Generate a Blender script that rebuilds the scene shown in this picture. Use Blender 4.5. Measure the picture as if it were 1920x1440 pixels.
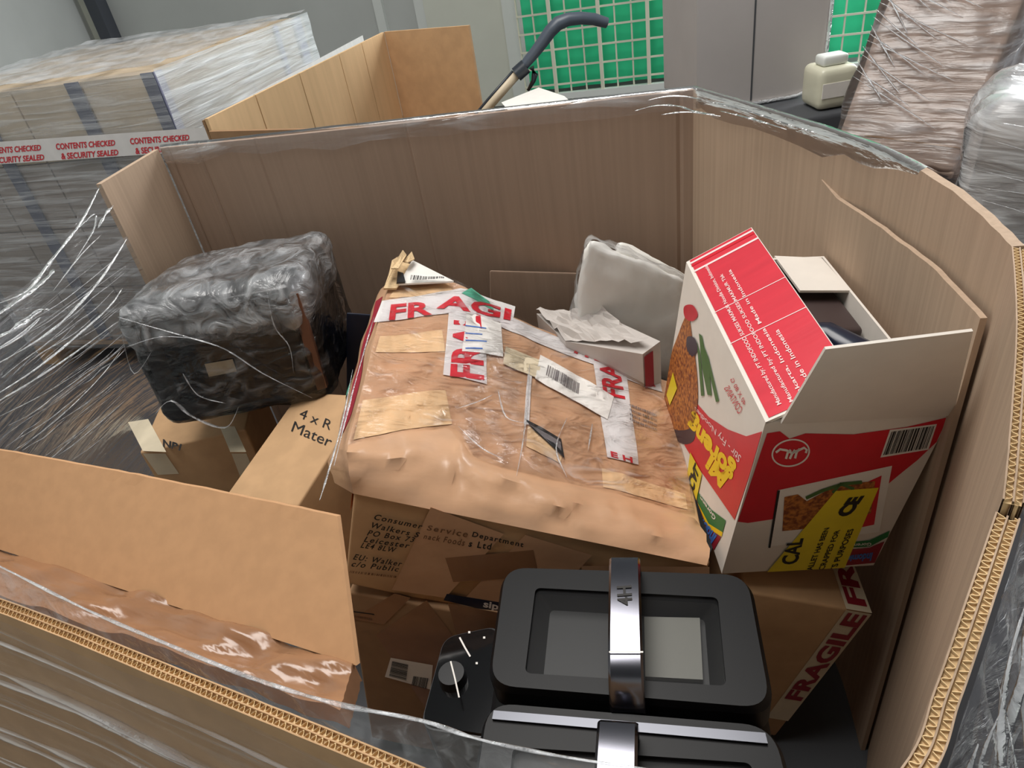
import bpy, math, random
from mathutils import Vector, Matrix, noise
for o in list(bpy.data.objects): bpy.data.objects.remove(o)
COL = bpy.context.scene.collection
SC = bpy.context.scene
random.seed(7)
V = Vector
# ------------------------------------------------------------------ camera
FPX = 1300.0                      # focal length in pixels of the 1920x1440 frame
CAM = V((0, 0, 1.5))
ax = V((0.98462327, -0.09903381, -0.14390736))      # camera right
ay = V((-0.17469122, -0.55819058, -0.8111142))      # camera down
az = V((0.0, 0.82378127, -0.56690777))              # camera forward
cd = bpy.data.cameras.new('camera'); cam = bpy.data.objects.new('camera', cd); COL.objects.link(cam)
cd.sensor_width = 36.0; cd.lens = FPX / 1920 * 36; cd.clip_start = 0.02; cd.clip_end = 100
cam.matrix_world = Matrix(((ax.x, -ay.x, -az.x, CAM.x), (ax.y, -ay.y, -az.y, CAM.y), (ax.z, -ay.z, -az.z, CAM.z), (0, 0, 0, 1)))
SC.camera = cam
# ------------------------------------------------------------------ light
w = bpy.data.worlds.new('world'); SC.world = w; w.use_nodes = True
bg = w.node_tree.nodes['Background']; bg.inputs[0].default_value = (0.96, 0.98, 1.0, 1); bg.inputs[1].default_value = 0.75
def area(name, loc, target, sx, sy, power, col=(1, 1, 1)):
    l = bpy.data.lights.new(name, 'AREA'); l.shape = 'RECTANGLE'; l.size = sx; l.size_y = sy; l.energy = power; l.color = col
    o = bpy.data.objects.new(name, l); COL.objects.link(o); o.location = loc
    o.rotation_euler = (V(target) - V(loc)).to_track_quat('-Z', 'Y').to_euler(); return o
area('daylight_loading_door', (4.6, 5.2, 2.6), (-0.6, 1.8, 0.8), 3.6, 3.4, 520, (0.97, 0.99, 1.0))
area('roof_light_panel', (-0.4, 1.5, 4.75), (-0.1, 1.2, 0), 3.0, 1.8, 170, (1.0, 0.97, 0.93))
SC.view_settings.view_transform = 'Standard'; SC.view_settings.look = 'None'
SC.view_settings.gamma = 1; SC.view_settings.exposure = 0.08; SC.view_settings.use_curve_mapping = False
# ------------------------------------------------------------------ pixel helpers
def ray(x, y):
    return ((x - 960) * ax + (y - 720) * ay + FPX * az).normalized()
def pz(x, y, z):
    r = ray(x, y); return CAM + r * ((z - CAM.z) / r.z)
def pY(x, y, Y):
    r = ray(x, y); return CAM + r * (Y / r.y)
def ppl(x, y, p0, n):
    r = ray(x, y); return CAM + r * ((p0 - CAM).dot(n) / r.dot(n))
class Fr:
    """local frame: origin + rotation"""
    def __init__(s, o, R): s.o = V(o); s.R = R
    @staticmethod
    def rv(o, rv):
        r = V(rv); a = r.length
        return Fr(o, Matrix.Rotation(a, 3, r.normalized()) if a > 1e-9 else Matrix.Identity(3))
    @staticmethod
    def yaw(o, deg): return Fr(o, Matrix.Rotation(math.radians(deg), 3, 'Z'))
    def p(s, x, y, z): return s.o + s.R @ V((x, y, z))
    def inv(s, q): return s.R.transposed() @ (q - s.o)
    def plane(s, axis, val):
        n = s.R.col[axis].copy(); pt = V((0, 0, 0)); pt[axis] = val
        return s.p(*pt), n
# ------------------------------------------------------------------ object helpers
class B:
    def __init__(s): s.v = []; s.f = []
    def quadgrid(s, rows, flip=False):
        b = len(s.v); n = len(rows[0])
        for r in rows: s.v += [V(q) for q in r]
        for i in range(len(rows) - 1):
            for j in range(n - 1):
                q = (b + i*n + j, b + i*n + j + 1, b + (i+1)*n + j + 1, b + (i+1)*n + j)
                s.f.append(q[::-1] if flip else q)
        return s
    def poly(s, pts):
        b = len(s.v); s.v += [V(q) for q in pts]; s.f.append(tuple(range(b, b + len(pts)))); return s
    def hexa(s, P):      # 8 corners: bottom 4, top 4
        b = len(s.v); s.v += [V(q) for q in P]
        for q in ((3,2,1,0), (4,5,6,7), (0,1,5,4), (1,2,6,5), (2,3,7,6), (3,0,4,7)): s.f.append(tuple(b + i for i in q))
        return s
    def box(s, fr, x0, y0, z0, x1, y1, z1):
        return s.hexa([fr.p(*q) for q in ((x0,y0,z0),(x1,y0,z0),(x1,y1,z0),(x0,y1,z0),(x0,y0,z1),(x1,y0,z1),(x1,y1,z1),(x0,y1,z1))])
    def prism(s, lo, hi):
        n = len(lo); b = len(s.v); s.v += [V(q) for q in lo] + [V(q) for q in hi]
        s.f.append(tuple(b + i for i in range(n))[::-1]); s.f.append(tuple(b + n + i for i in range(n)))
        for i in range(n): j = (i + 1) % n; s.f.append((b+i, b+j, b+n+j, b+n+i))
        return s
    def ring(s, A_, B_):
        n = len(A_); b = len(s.v); s.v += [V(q) for q in A_] + [V(q) for q in B_]
        for i in range(n): j = (i + 1) % n; s.f.append((b+i, b+j, b+n+j, b+n+i))
        return s
    def tube(s, pts, rad, n=8, flat=1.0, up=None):
        pts = [V(q) for q in pts]; b = len(s.v); m = len(pts)
        for i, q in enumerate(pts):
            t = (pts[min(i+1, m-1)] - pts[max(i-1, 0)]).normalized()
            u = V(up) if up else V((0, 0, 1))
            a = t.cross(u)
            if a.length < 1e-4: a = t.cross(V((1, 0, 0)))
            a.normalize(); c = a.cross(t).normalized()
            r = rad[i] if isinstance(rad, (list, tuple)) else rad
            for k in range(n):
                th = 2*math.pi*k/n; s.v.append(q + a*(r*math.cos(th)) + c*(r*flat*math.sin(th)))
        for i in range(m - 1):
            for k in range(n):
                k2 = (k+1) % n; s.f.append((b+i*n+k, b+i*n+k2, b+(i+1)*n+k2, b+(i+1)*n+k))
        s.f.append(tuple(b+k for k in range(n))[::-1]); s.f.append(tuple(b+(m-1)*n+k for k in range(n)))
        return s
    def rbox(s, fr, x0, y0, z0, x1, y1, z1, r=.01, n=6, amp=0, sc=8, seed=0, amp2=0, fn=None):
        d = (x1-x0, y1-y0, z1-z0)
        def ticks(L):
            rr = min(r, L*.49)
            inner = [rr + (L - 2*rr)*i/n for i in range(n+1)]
            e = [rr*(1-math.sin(math.radians(a))) for a in (90, 60, 30)]
            return e + inner + [L - q for q in e[::-1]]
        T = [ticks(q) for q in d]; idx = {}
        def vid(p):
            k = tuple(round(q, 6) for q in p)
            if k in idx: return idx[k]
            c = V([min(max(p[i], min(r, d[i]*.49)), d[i]-min(r, d[i]*.49)) for i in range(3)])
            dv = V(p) - c; q = c + (dv.normalized()*r if dv.length > 1e-9 else dv)
            if amp or amp2:
                nn = dv.normalized() if dv.length > 1e-9 else V((0, 0, 1))
                wq = fr.p(q.x+x0, q.y+y0, q.z+z0)
                q = q + nn*(amp*noise.noise(wq*sc + V((seed, seed*2, 0))) + amp2*noise.noise(wq*sc*4 + V((seed, 0, seed))))
            q = V((q.x+x0, q.y+y0, q.z+z0))
            if fn: q = fn(q)
            idx[k] = len(s.v); s.v.append(fr.p(*q)); return idx[k]
        for a in range(3):
            u, v_ = (a+1) % 3, (a+2) % 3
            for side in (0, 1):
                for i in range(len(T[u]) - 1):
                    for j in range(len(T[v_]) - 1):
                        q = []
                        for (ii, jj) in ((i, j), (i+1, j), (i+1, j+1), (i, j+1)):
                            p = [0, 0, 0]; p[a] = d[a]*side; p[u] = T[u][ii]; p[v_] = T[v_][jj]; q.append(vid(p))
                        if not side: q = q[::-1]
                        if len(set(q)) == 4: s.f.append(tuple(q))
        return s
    def build(s, name, mat, parent=None, smooth=False, sharp=None):
        me = bpy.data.meshes.new(name)
        o = bpy.data.objects.new(name, me)
        me.from_pydata([tuple(q) for q in s.v], [], s.f); me.update()
        if smooth:
            for p in me.polygons: p.use_smooth = True
            if sharp: me.set_sharp_from_angle(angle=math.radians(sharp))
        me.materials.append(M[mat] if isinstance(mat, str) else mat)
        COL.objects.link(o)
        if parent is not None:
            o.parent = parent
            root = parent
            while root.parent: root = root.parent
            if parent.parent is None: o.matrix_parent_inverse = Matrix.Translation(-root.location)
        return o
def thing(name, label, cat, loc, group=None):
    o = bpy.data.objects.new(name, None); COL.objects.link(o); o.location = loc; o.empty_display_size = .05
    o['label'] = label; o['category'] = cat
    if group: o['group'] = group
    return o
def tag(o, label, cat, group=None):
    o['label'] = label; o['category'] = cat
    if group: o['group'] = group
    return o
def struct(o): o['kind'] = 'structure'; return o
# ------------------------------------------------------------------ materials
M = {}
def lin(c):
    return tuple((q/12.92 if q <= .04045 else ((q+.055)/1.055)**2.4) for q in c)
def rgb(r, g, b): return lin((r/255, g/255, b/255)) + (1,)
def pbase(name):
    m = bpy.data.materials.new(name); m.use_nodes = True; nt = m.node_tree
    return m, nt, nt.nodes['Principled BSDF'], nt.nodes, nt.links
def texmap(nt, scale, rot=(0, 0, 0)):
    tc = nt.nodes.new('ShaderNodeTexCoord'); mp = nt.nodes.new('ShaderNodeMapping')
    mp.inputs['Scale'].default_value = scale; mp.inputs['Rotation'].default_value = [math.radians(q) for q in rot]
    nt.links.new(tc.outputs['Object'], mp.inputs['Vector']); return mp.outputs[0]
def mat(name, col, rough=.6, metal=0, var=.0, scale=(20, 20, 20), rot=(0, 0, 0), bump=0, spec=.5, col2=None, detail=4, coat=0, contrast=(.35, .65), trans=0):
    m, nt, b, N, L = pbase(name)
    b.inputs['Base Color'].default_value = col; b.inputs['Roughness'].default_value = rough; b.inputs['Metallic'].default_value = metal
    b.inputs['Specular IOR Level'].default_value = spec
    if coat: b.inputs['Coat Weight'].default_value = coat; b.inputs['Coat Roughness'].default_value = .08
    if trans: b.inputs['Alpha'].default_value = trans
    if var or bump or col2:
        vec = texmap(nt, scale, rot); nz = N.new('ShaderNodeTexNoise'); nz.inputs['Scale'].default_value = 1; nz.inputs['Detail'].default_value = detail
        L.new(vec, nz.inputs['Vector'])
        if var or col2:
            cr = N.new('ShaderNodeValToRGB'); e = cr.color_ramp.elements
            e[0].position, e[1].position = contrast
            e[0].color = tuple(q*(1-var) for q in col[:3]) + (1,)
            e[1].color = col2 if col2 else tuple(min(1, q*(1+var)) for q in col[:3]) + (1,)
            L.new(nz.outputs[0], cr.inputs[0]); L.new(cr.outputs[0], b.inputs['Base Color'])
        if bump:
            bp = N.new('ShaderNodeBump'); bp.inputs['Strength'].default_value = bump; bp.inputs['Distance'].default_value = .004
            L.new(nz.outputs[0], bp.inputs['Height']); L.new(bp.outputs[0], b.inputs['Normal'])
    M[name] = m; return m
def film(name, base=.10, amp=.55, scale=(6, 6, 40), rot=(0, 0, 0), col=(.82, .84, .87, 1), rough=.16, lo=.5, hi=.75, bump=.5, fres=.5, dist=.6, gl=(1, 1, 1, 1)):
    """stretch film: clear sheet, cloudy where it is bunched, with a glossy skin"""
    m = bpy.data.materials.new(name); m.use_nodes = True; nt = m.node_tree; N = nt.nodes; L = nt.links
    N.remove(N['Principled BSDF']); out = N['Material Output']
    vec = texmap(nt, scale, rot); nz = N.new('ShaderNodeTexNoise'); nz.inputs['Scale'].default_value = 1; nz.inputs['Detail'].default_value = 5
    nz.inputs['Distortion'].default_value = dist; L.new(vec, nz.inputs['Vector'])
    mr = N.new('ShaderNodeMapRange'); mr.inputs['From Min'].default_value = lo; mr.inputs['From Max'].default_value = hi
    mr.inputs['To Min'].default_value = base; mr.inputs['To Max'].default_value = base + amp; L.new(nz.outputs[0], mr.inputs['Value'])
    bp = N.new('ShaderNodeBump'); bp.inputs['Strength'].default_value = bump; bp.inputs['Distance'].default_value = .01
    L.new(nz.outputs[0], bp.inputs['Height'])
    tr = N.new('ShaderNodeBsdfTransparent'); tr.inputs[0].default_value = (.97, .97, .98, 1)
    df = N.new('ShaderNodeBsdfPrincipled'); df.inputs['Base Color'].default_value = col; df.inputs['Roughness'].default_value = .35
    L.new(bp.outputs[0], df.inputs['Normal'])
    m1 = N.new('ShaderNodeMixShader'); L.new(mr.outputs[0], m1.inputs[0]); L.new(tr.outputs[0], m1.inputs[1]); L.new(df.outputs[0], m1.inputs[2])
    g = N.new('ShaderNodeBsdfGlossy'); g.inputs['Roughness'].default_value = rough; g.inputs['Color'].default_value = gl; L.new(bp.outputs[0], g.inputs['Normal'])
    fr = N.new('ShaderNodeFresnel'); fr.inputs[0].default_value = 1.45; L.new(bp.outputs[0], fr.inputs['Normal'])
    mu = N.new('ShaderNodeMath'); mu.operation = 'MULTIPLY'; mu.inputs[1].default_value = fres; mu.use_clamp = True; L.new(fr.outputs[0], mu.inputs[0])
    m2 = N.new('ShaderNodeMixShader'); L.new(mu.outputs[0], m2.inputs[0]); L.new(m1.outputs[0], m2.inputs[1]); L.new(g.outputs[0], m2.inputs[2])
    L.new(m2.outputs[0], out.inputs[0]); M[name] = m; return m
mat('card_in', rgb(160, 136, 118), .85, var=.05, scale=(90, 90, 2), bump=.06, spec=.2)
mat('card_side', rgb(182, 158, 136), .85, var=.06, scale=(140, 140, 1.2), bump=.12, spec=.2)
mat('card_flap', rgb(186, 144, 106), .85, var=.04, scale=(60, 60, 60), bump=.03, spec=.2)
mat('card_cream', rgb(214, 180, 138), .8, var=.05, scale=(40, 40, 3), bump=.03, spec=.25)
mat('card_box', rgb(198, 160, 120), .75, var=.06, scale=(22, 22, 22), bump=.05, spec=.3)
mat('card_pale', rgb(226, 192, 150), .7, var=.07, scale=(70, 8, 8), bump=.05, spec=.3)
mat('card_dark', rgb(150, 118, 88), .8, var=.06, scale=(30, 30, 30), bump=.05, spec=.2)
mat('card_edge', rgb(214, 186, 146), .9, var=.1, scale=(200, 200, 200), spec=.1)
mat('flute', rgb(226, 196, 150), .9, spec=.1)
mat('packing_tape', rgb(202, 160, 126), .28, var=.07, scale=(10, 26, 18), bump=.35, spec=.55)
mat('packing_tape_dark', rgb(152, 112, 82), .22, var=.1, scale=(10, 26, 18), bump=.35, spec=.6)
mat('masking_tape', rgb(226, 212, 184), .6, var=.04, scale=(30, 30, 30), bump=.05)
mat('tape_white', rgb(224, 220, 218), .3, var=.04, scale=(30, 30, 12), bump=.2, spec=.55)
mat('red_ink', rgb(206, 34, 50), .4, var=.06, scale=(60, 60, 60))
mat('red_ink_dull', rgb(150, 30, 48), .5)
mat('black_ink', rgb(30, 26, 24), .6)
mat('faint_ink', rgb(120, 84, 56), .6)
mat('grey_ink', rgb(120, 112, 112), .6)
mat('paper', rgb(240, 236, 230), .5, var=.02, scale=(40, 40, 40))
mat('white_card', rgb(232, 224, 214), .6, var=.02, scale=(30, 30, 30), bump=.04)
mat('crushed_white', rgb(196, 188, 182), .7, var=.08, scale=(14, 14, 14), bump=.5)
mat('red_card', rgb(212, 26, 44), .38, var=.05, scale=(18, 18, 18), bump=.08, spec=.5)
mat('red_flap', rgb(214, 56, 70), .3, var=.06, scale=(4, 40, 8), bump=.12, spec=.6)
mat('pink_ink', rgb(250, 216, 214), .5)
mat('yellow_ink', rgb(250, 208, 20), .45)
mat('yellow_tape', rgb(236, 214, 40), .35, var=.04, scale=(20, 20, 20), bump=.05)
mat('green_ink', rgb(34, 118, 62), .5)
mat('blue_ink', rgb(70, 120, 200), .5)
mat('orange_ink', rgb(240, 130, 40), .5)
mat('teal_ink', rgb(90, 180, 150), .5)
mat('leaf_ink', rgb(72, 110, 52), .5)
mat('noodles', rgb(122, 58, 24), .5, col2=rgb(196, 122, 50), scale=(160, 160, 160), detail=6, contrast=(.38, .62))
mat('bowl', rgb(52, 34, 50), .4)
mat('black_plastic', rgb(30, 30, 32), .28, var=.1, scale=(30, 30, 30), spec=.5)
mat('black_gloss', rgb(14, 14, 16), .08, spec=.6, coat=.5)
mat('black_matte', rgb(12, 12, 14), .42, spec=.22)
mat('reflection_grey', rgb(84, 85, 90), .3, metal=1)
mat('oven_black', rgb(20, 17, 17), .22, var=.2, scale=(12, 12, 12), bump=.1, spec=.6)
mat('brown_trim', rgb(104, 66, 46), .5, var=.1, scale=(20, 20, 20))
mat('gunmetal', rgb(120, 120, 128), .2, metal=1)
mat('grey_basket', rgb(126, 126, 118), .5)
mat('basket_dark', rgb(28, 29, 29), .5)
mat('smoked', rgb(60, 60, 62), .22, spec=.15, trans=.2)
mat('grip_grey', rgb(74, 82, 94), .42, spec=.5)
mat('grip_dark', rgb(42, 48, 56), .4)
mat('pole_tan', rgb(206, 190, 164), .5)
mat('cloth_white', rgb(238, 236, 230), .75, var=.03, scale=(14, 14, 8), bump=.8)
mat('wall_grey', rgb(200, 203, 200), .7, var=.03, scale=(2, 2, 2), spec=.3)
mat('wall_light', rgb(222, 224, 212), .7, var=.03, scale=(2, 2, 2), spec=.3)
mat('ceiling_steel', rgb(120, 122, 124), .7)
mat('post_dark', rgb(74, 78, 86), .5)
mat('post_white', rgb(226, 230, 226), .5)
mat('concrete', rgb(66, 66, 70), .7, var=.15, scale=(3, 3, 3), bump=.1)
mat('green_tarp', rgb(56, 214, 156), .5, var=.07, scale=(2, 2, 1.5), bump=.1)
mat('wire_cream', rgb(226, 224, 204), .5)
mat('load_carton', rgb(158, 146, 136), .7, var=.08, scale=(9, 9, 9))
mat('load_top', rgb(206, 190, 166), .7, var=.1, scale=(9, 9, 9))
mat('corner_board', rgb(84, 90, 112), .6)
mat('corner_lilac', rgb(172, 174, 200), .6)
mat('wood', rgb(176, 140, 98), .8, var=.15, scale=(6, 40, 40), bump=.1)
mat('haze_card', rgb(178, 172, 170), .7, var=.05, scale=(3, 3, 3))
mat('lean_card', rgb(168, 146, 132), .75, var=.05, scale=(4, 4, 4))
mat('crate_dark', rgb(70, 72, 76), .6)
mat('cream_plastic', rgb(214, 212, 190), .35, var=.05, scale=(6, 6, 6))
mat('silver', rgb(176, 172, 166), .3, metal=.6)
mat('brown_dark', rgb(66, 52, 50), .5)
mat('navy', rgb(26, 34, 54), .3, spec=.6)
mat('navy_ink', rgb(24, 32, 54), .5)
film('film_load', .14, .35, (3, 3, 55), (0, 6, 0), lo=.42, hi=.72, bump=.5)
film('film_load_side_glare', .40, .45, (3, 3, 55), (0, 6, 0), lo=.38, hi=.66, bump=.5)  # cloudier than the front film: glare of the lit side put in
film('film_load_top', .20, .5, (9, 6, 9), (0, 0, 20), lo=.42, hi=.66, bump=.7, rough=.3)
film('film_left', .01, .35, (3, 5, 60), (34, 0, 0), lo=.58, hi=.80, bump=.8, fres=.35, rough=.15)
film('film_rim', .05, .4, (5, 5, 30), (0, 0, 0), lo=.5, hi=.75, bump=.8, fres=.9, rough=.15)
film('film_front', .12, .25, (50, 50, 50), (0, 0, -34), lo=.5, hi=.8, bump=.4, fres=.7)
film('film_streak', .0, .30, (3, 3, 60), (0, 0, -30), lo=.55, hi=.75, bump=.5, fres=.12, rough=.3)
film('film_right', .01, .5, (8, 8, 34), (0, 30, 30), lo=.56, hi=.78, bump=1.0, fres=.6, rough=.14)
film('film_bag', .01, .22, (14, 14, 30), (20, 40, 0), lo=.52, hi=.80, bump=1.0, fres=1.0, rough=.14, dist=1.5)
film('film_bag_top', .10, .42, (20, 12, 26), (20, 30, 40), lo=.36, hi=.74, bump=1.0, fres=1.0, rough=.2, dist=1.5)
film('film_parcel', .0, .30, (12, 30, 12), (0, 0, 40), lo=.60, hi=.78, bump=.9, fres=.9, rough=.12, dist=1.2)
film('film_bright', .02, .30, (4, 4, 40), (0, -22, 0), lo=.50, hi=.72, bump=.9, fres=1.0, rough=.2)
film('film_hint', .03, .16, (6, 6, 60), lo=.4, hi=.7, bump=.6, fres=.25, rough=.3)
film('film_painted_highlights', .30, .6, (5, 5, 30), (0, -30, 0), lo=.42, hi=.68, bump=1.0, fres=1.0, rough=.2)  # highlights of the bundle's film painted in as white cloudiness
film('film_clear', .0, .18, (12, 30, 12), (0, 0, 40), lo=.6, hi=.78, bump=.9, fres=.4, rough=.15)
film('film_fold', .35, .5, (40, 40, 40), lo=.4, hi=.7, bump=.8, fres=1.0, rough=.2)
film('film_soft', .12, .4, (40, 40, 40), lo=.4, hi=.7, bump=.8, fres=.5, rough=.25)
def smooth_path(P, n=5):
    P = [V(q) for q in P]; out = []
    for i in range(len(P)-1):
        p0, p1, p2, p3 = P[max(i-1, 0)], P[i], P[i+1], P[min(i+2, len(P)-1)]
        for j in range(n):
            t = j/n; out.append(.5*((2*p1) + (p2-p0)*t + (2*p0-5*p1+4*p2-p3)*t*t + (3*p1-p0-3*p2+p3)*t**3))
    out.append(P[-1]); return out
def foldline(parent, P, wmax, flat=.3, mt='film_fold', seed=0):
    """bunched ridge in the film: a soft flat strand that swells and thins along its way"""
    P = smooth_path(P); m = len(P)
    r = [max(.0003, wmax*(math.sin(math.pi*(i+.5)/m)**.7)*(.65 + .6*noise.noise(V((i*.45 + seed*3.1, seed, 0))))) for i in range(m)]
    b = B(); b.tube(P, r, 8, flat); return b.build('film_fold', mt, parent, smooth=True)
# ------------------------------------------------------------------ decals on planes
FLAT = lambda x, y: 0.0
class Pl:
    """a plane that carries prints and tapes; pixel points are cast on to it"""
    def __init__(s, p0, n, hf=None, fr=None):
        s.p0 = V(p0); s.n = V(n).normalized()
        if (CAM - s.p0).dot(s.n) < 0: s.n = -s.n
        s.hf = hf; s.fr = fr
    def at(s, x, y, h=.0008):
        q = ppl(x, y, s.p0, s.n)
        if s.hf: h = h + s.hf(q)
        return q + s.n*h
def bil(Q, u, v):
    a, b, c, d = Q
    return ((a[0]*(1-u)+b[0]*u)*(1-v) + (d[0]*(1-u)+c[0]*u)*v, (a[1]*(1-u)+b[1]*u)*(1-v) + (d[1]*(1-u)+c[1]*u)*v)
def facing(b):
    """turn flat print so that its faces look at the viewer's side"""
    for i, f in enumerate(b.f):
        p = [b.v[k] for k in f[:3]]
        n = (p[1]-p[0]).cross(p[2]-p[0])
        if n.dot(CAM - p[0]) < 0: b.f[i] = f[::-1]
    return b
def dquad(name, parent, pl, Q, m, h=.0008, nx=1, ny=1):
    b = B(); b.quadgrid([[pl.at(*bil(Q, i/nx, j/ny), h) for i in range(nx+1)] for j in range(ny+1)])
    return facing(b).build(name, m, parent, smooth=nx > 1)
def dpoly(name, parent, pl, P, m, h=.0008):
    b = B(); b.poly([pl.at(x, y, h) for x, y in P]); return facing(b).build(name, m, parent)
_cache = {}
def textmesh(body, bold=0.0, res=3, space=1.0):
    k = (body, bold, res, space)
    if k in _cache: return _cache[k]
    c = bpy.data.curves.new('t', 'FONT'); c.body = body; c.size = 1; c.offset = bold; c.resolution_u = res; c.space_character = space
    o = bpy.data.objects.new('t', c); COL.objects.link(o); bpy.context.view_layer.update()
    me = bpy.data.meshes.new_from_object(o.evaluated_get(bpy.context.evaluated_depsgraph_get()))
    vs = [(v.co.x, v.co.y) for v in me.vertices]; fs = [tuple(p.vertices) for p in me.polygons]
    bpy.data.objects.remove(o); bpy.data.curves.remove(c); bpy.data.meshes.remove(me)
    x0 = min(q[0] for q in vs); x1 = max(q[0] for q in vs); y0 = min(q[1] for q in vs); y1 = max(q[1] for q in vs)
    vs = [((q[0]-x0)/(x1-x0), (q[1]-y0)/(y1-y0)) for q in vs]
    _cache[k] = (vs, fs); return _cache[k]
def dtext(name, parent, pl, body, Q, m, h=.0016, bold=.0, space=1.0):
    """Q: pixel corners of the text's own bottom-left, bottom-right, top-right, top-left"""
    vs, fs = textmesh(body, bold, 3, space); b = B()
    b.v = [pl.at(*bil(Q, u, v), h) for u, v in vs]; b.f = [tuple(f) for f in fs]
    return facing(b).build(name, m, parent)
def dbars(name, parent, pl, Q, m, n=22, h=.0016, seed=1):
    rnd = random.Random(seed); b = B(); x = 0.0; tot = []
    while x < 1:
        wd = rnd.choice((.012, .02, .03, .042)); tot.append((x, min(1, x+wd))); x += wd + rnd.choice((.012, .02, .03))
    for a, c in tot:
        b.poly([pl.at(*bil(Q, u, v), h) for u, v in ((a, 0), (c, 0), (c, 1), (a, 1))])
    return facing(b).build(name, m, parent)
def dblob(name, parent, pl, P, m, h=.0008):
    Q = [V(q) for q in P]; k = len(Q); out = []
    for i in range(k):
        p0, p1, p2, p3 = Q[i-1], Q[i], Q[(i+1) % k], Q[(i+2) % k]
        for j in range(4):
            t = j/4; out.append(.5*((2*p1) + (p2-p0)*t + (2*p0-5*p1+4*p2-p3)*t*t + (3*p1-p0-3*p2+p3)*t**3))
    return dpoly(name, parent, pl, [(q.x, q.y) for q in out], m, h)
def rquad(P, r, n=6):
    """rounded polygon from 2D corner points"""
    out = []; k = len(P)
    for i in range(k):
        p = V(P[i]); a = (V(P[i-1]) - p); c = (V(P[(i+1) % k]) - p)
        rr = r[i] if isinstance(r, (list, tuple)) else r
        a1 = p + a.normalized()*rr; c1 = p + c.normalized()*rr
        for j in range(n+1):
            t = j/n; out.append((1-t)**2*a1 + 2*t*(1-t)*p + t*t*c1)
    return out
# ------------------------------------------------------------------ the room
b = B(); b.poly([(-9, -4, 0), (9, -4, 0), (9, 9, 0), (-9, 9, 0)]); struct(b.build('floor', 'concrete'))
WY = -18                                            # the back wall runs slightly towards us on the right
WF = Fr.yaw((0.0, 6.75, 0), WY)
b = B(); b.box(WF, -6.5, 0, 0, 6.5, .15, 4.2); wall = struct(b.build('wall_back', 'wall_grey'))
WL = Fr.yaw((0.0, 6.75, 0), WY)
b = B(); b.box(Fr.yaw((-3.4, 0, 0), 0), -.15, -3.4, 0, 0, 8.0, 4.9); struct(b.build('unseen_wall_left', 'wall_grey'))  # unseen wall, added to cut ambient light from the left
b = B(); b.box(Fr.yaw((0, -3.2, 0), 0), -3.4, -.15, 0, 6.0, 0, 4.9); struct(b.build('unseen_wall_front', 'wall_grey'))  # unseen wall behind the camera, added to cut ambient light
b = B(); b.box(Fr.yaw((0, 0, 4.9), 0), -3.6, -3.4, 0, 6.0, 8.8, .15); struct(b.build('unseen_ceiling', 'ceiling_steel'))  # unseen ceiling, added to cut ambient light from above
wp = WF.plane(1, 0.0)
def wx(px, py):                                    # wall coordinates under a pixel
    q = WF.inv(ppl(px, py, *wp)); return q.x, q.z
def wallstrip(name, px0, px1, m, out=.05, top=4.2, y=20):
    x0, x1 = wx(px0, y)[0], wx(px1, y)[0]
    b = B(); b.box(WF, x0, -out, 0, x1, 0.0, top); return struct(b.build(name, m))
wallstrip('wall_panel_light', -300, 182, 'wall_light', .04)
wallstrip('trim_1', 186, 207, 'post_dark', .14)
wallstrip('trim_2', 706, 722, 'post_white', .05)
wallstrip('trim_3', 782, 800, 'post_white', .05)
wallstrip('wall_panel_pale', 800, 950, 'wall_light', .06)
wallstrip('trim_4', 950, 985, 'post_white', .16)
# green tarpaulin behind a wire mesh gate
x0 = wx(990, 80)[0]; x1 = wx(1700, 80)[0]; zb = wx(1150, 160)[1]
gz0 = max(.12, zb)
b = B()
rows = []
for j in range(13):
    z = gz0 + (3.2-gz0)*j/12
    rows.append([WF.p(x0 + (x1-x0)*i/50, -.16 + .012*math.sin(i*.9+j*.2), z) for i in range(51)])
b.quadgrid(rows)
tag(b.build('tarpaulin', 'green_tarp', smooth=True), 'bright green tarpaulin sheet hanging behind the cream wire mesh gate', 'tarpaulin')
gt = thing('mesh_gate', 'cream welded wire mesh gate in front of the green tarpaulin', 'gate', WF.p((x0+x1)/2, -.3, 0))
b = B()
nx = int((x1-x0)/.125)
for i in range(nx+1):
    x = x0 + (x1-x0)*i/nx; b.box(WF, x-.006, -.307, .05, x+.006, -.293, 3.1)
for j in range(23):
    z = .05 + j*.135; b.box(WF, x0, -.314, z-.007, x1, -.302, z+.007)
o = b.build('wire_mesh', 'wire_cream', gt); o['kind'] = 'stuff'
for px in (1048, 1134, 1220, 1302):
    x = wx(px, 80)[0]; b = B(); b.box(WF, x-.014, -.34, .0, x+.014, -.315, 3.1); b.build('upright', 'wire_cream', gt)
b = B(); b.box(WF, x0, -.345, gz0-.05, x1, -.29, gz0); b.build('bottom_rail', 'post_white', gt)
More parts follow.
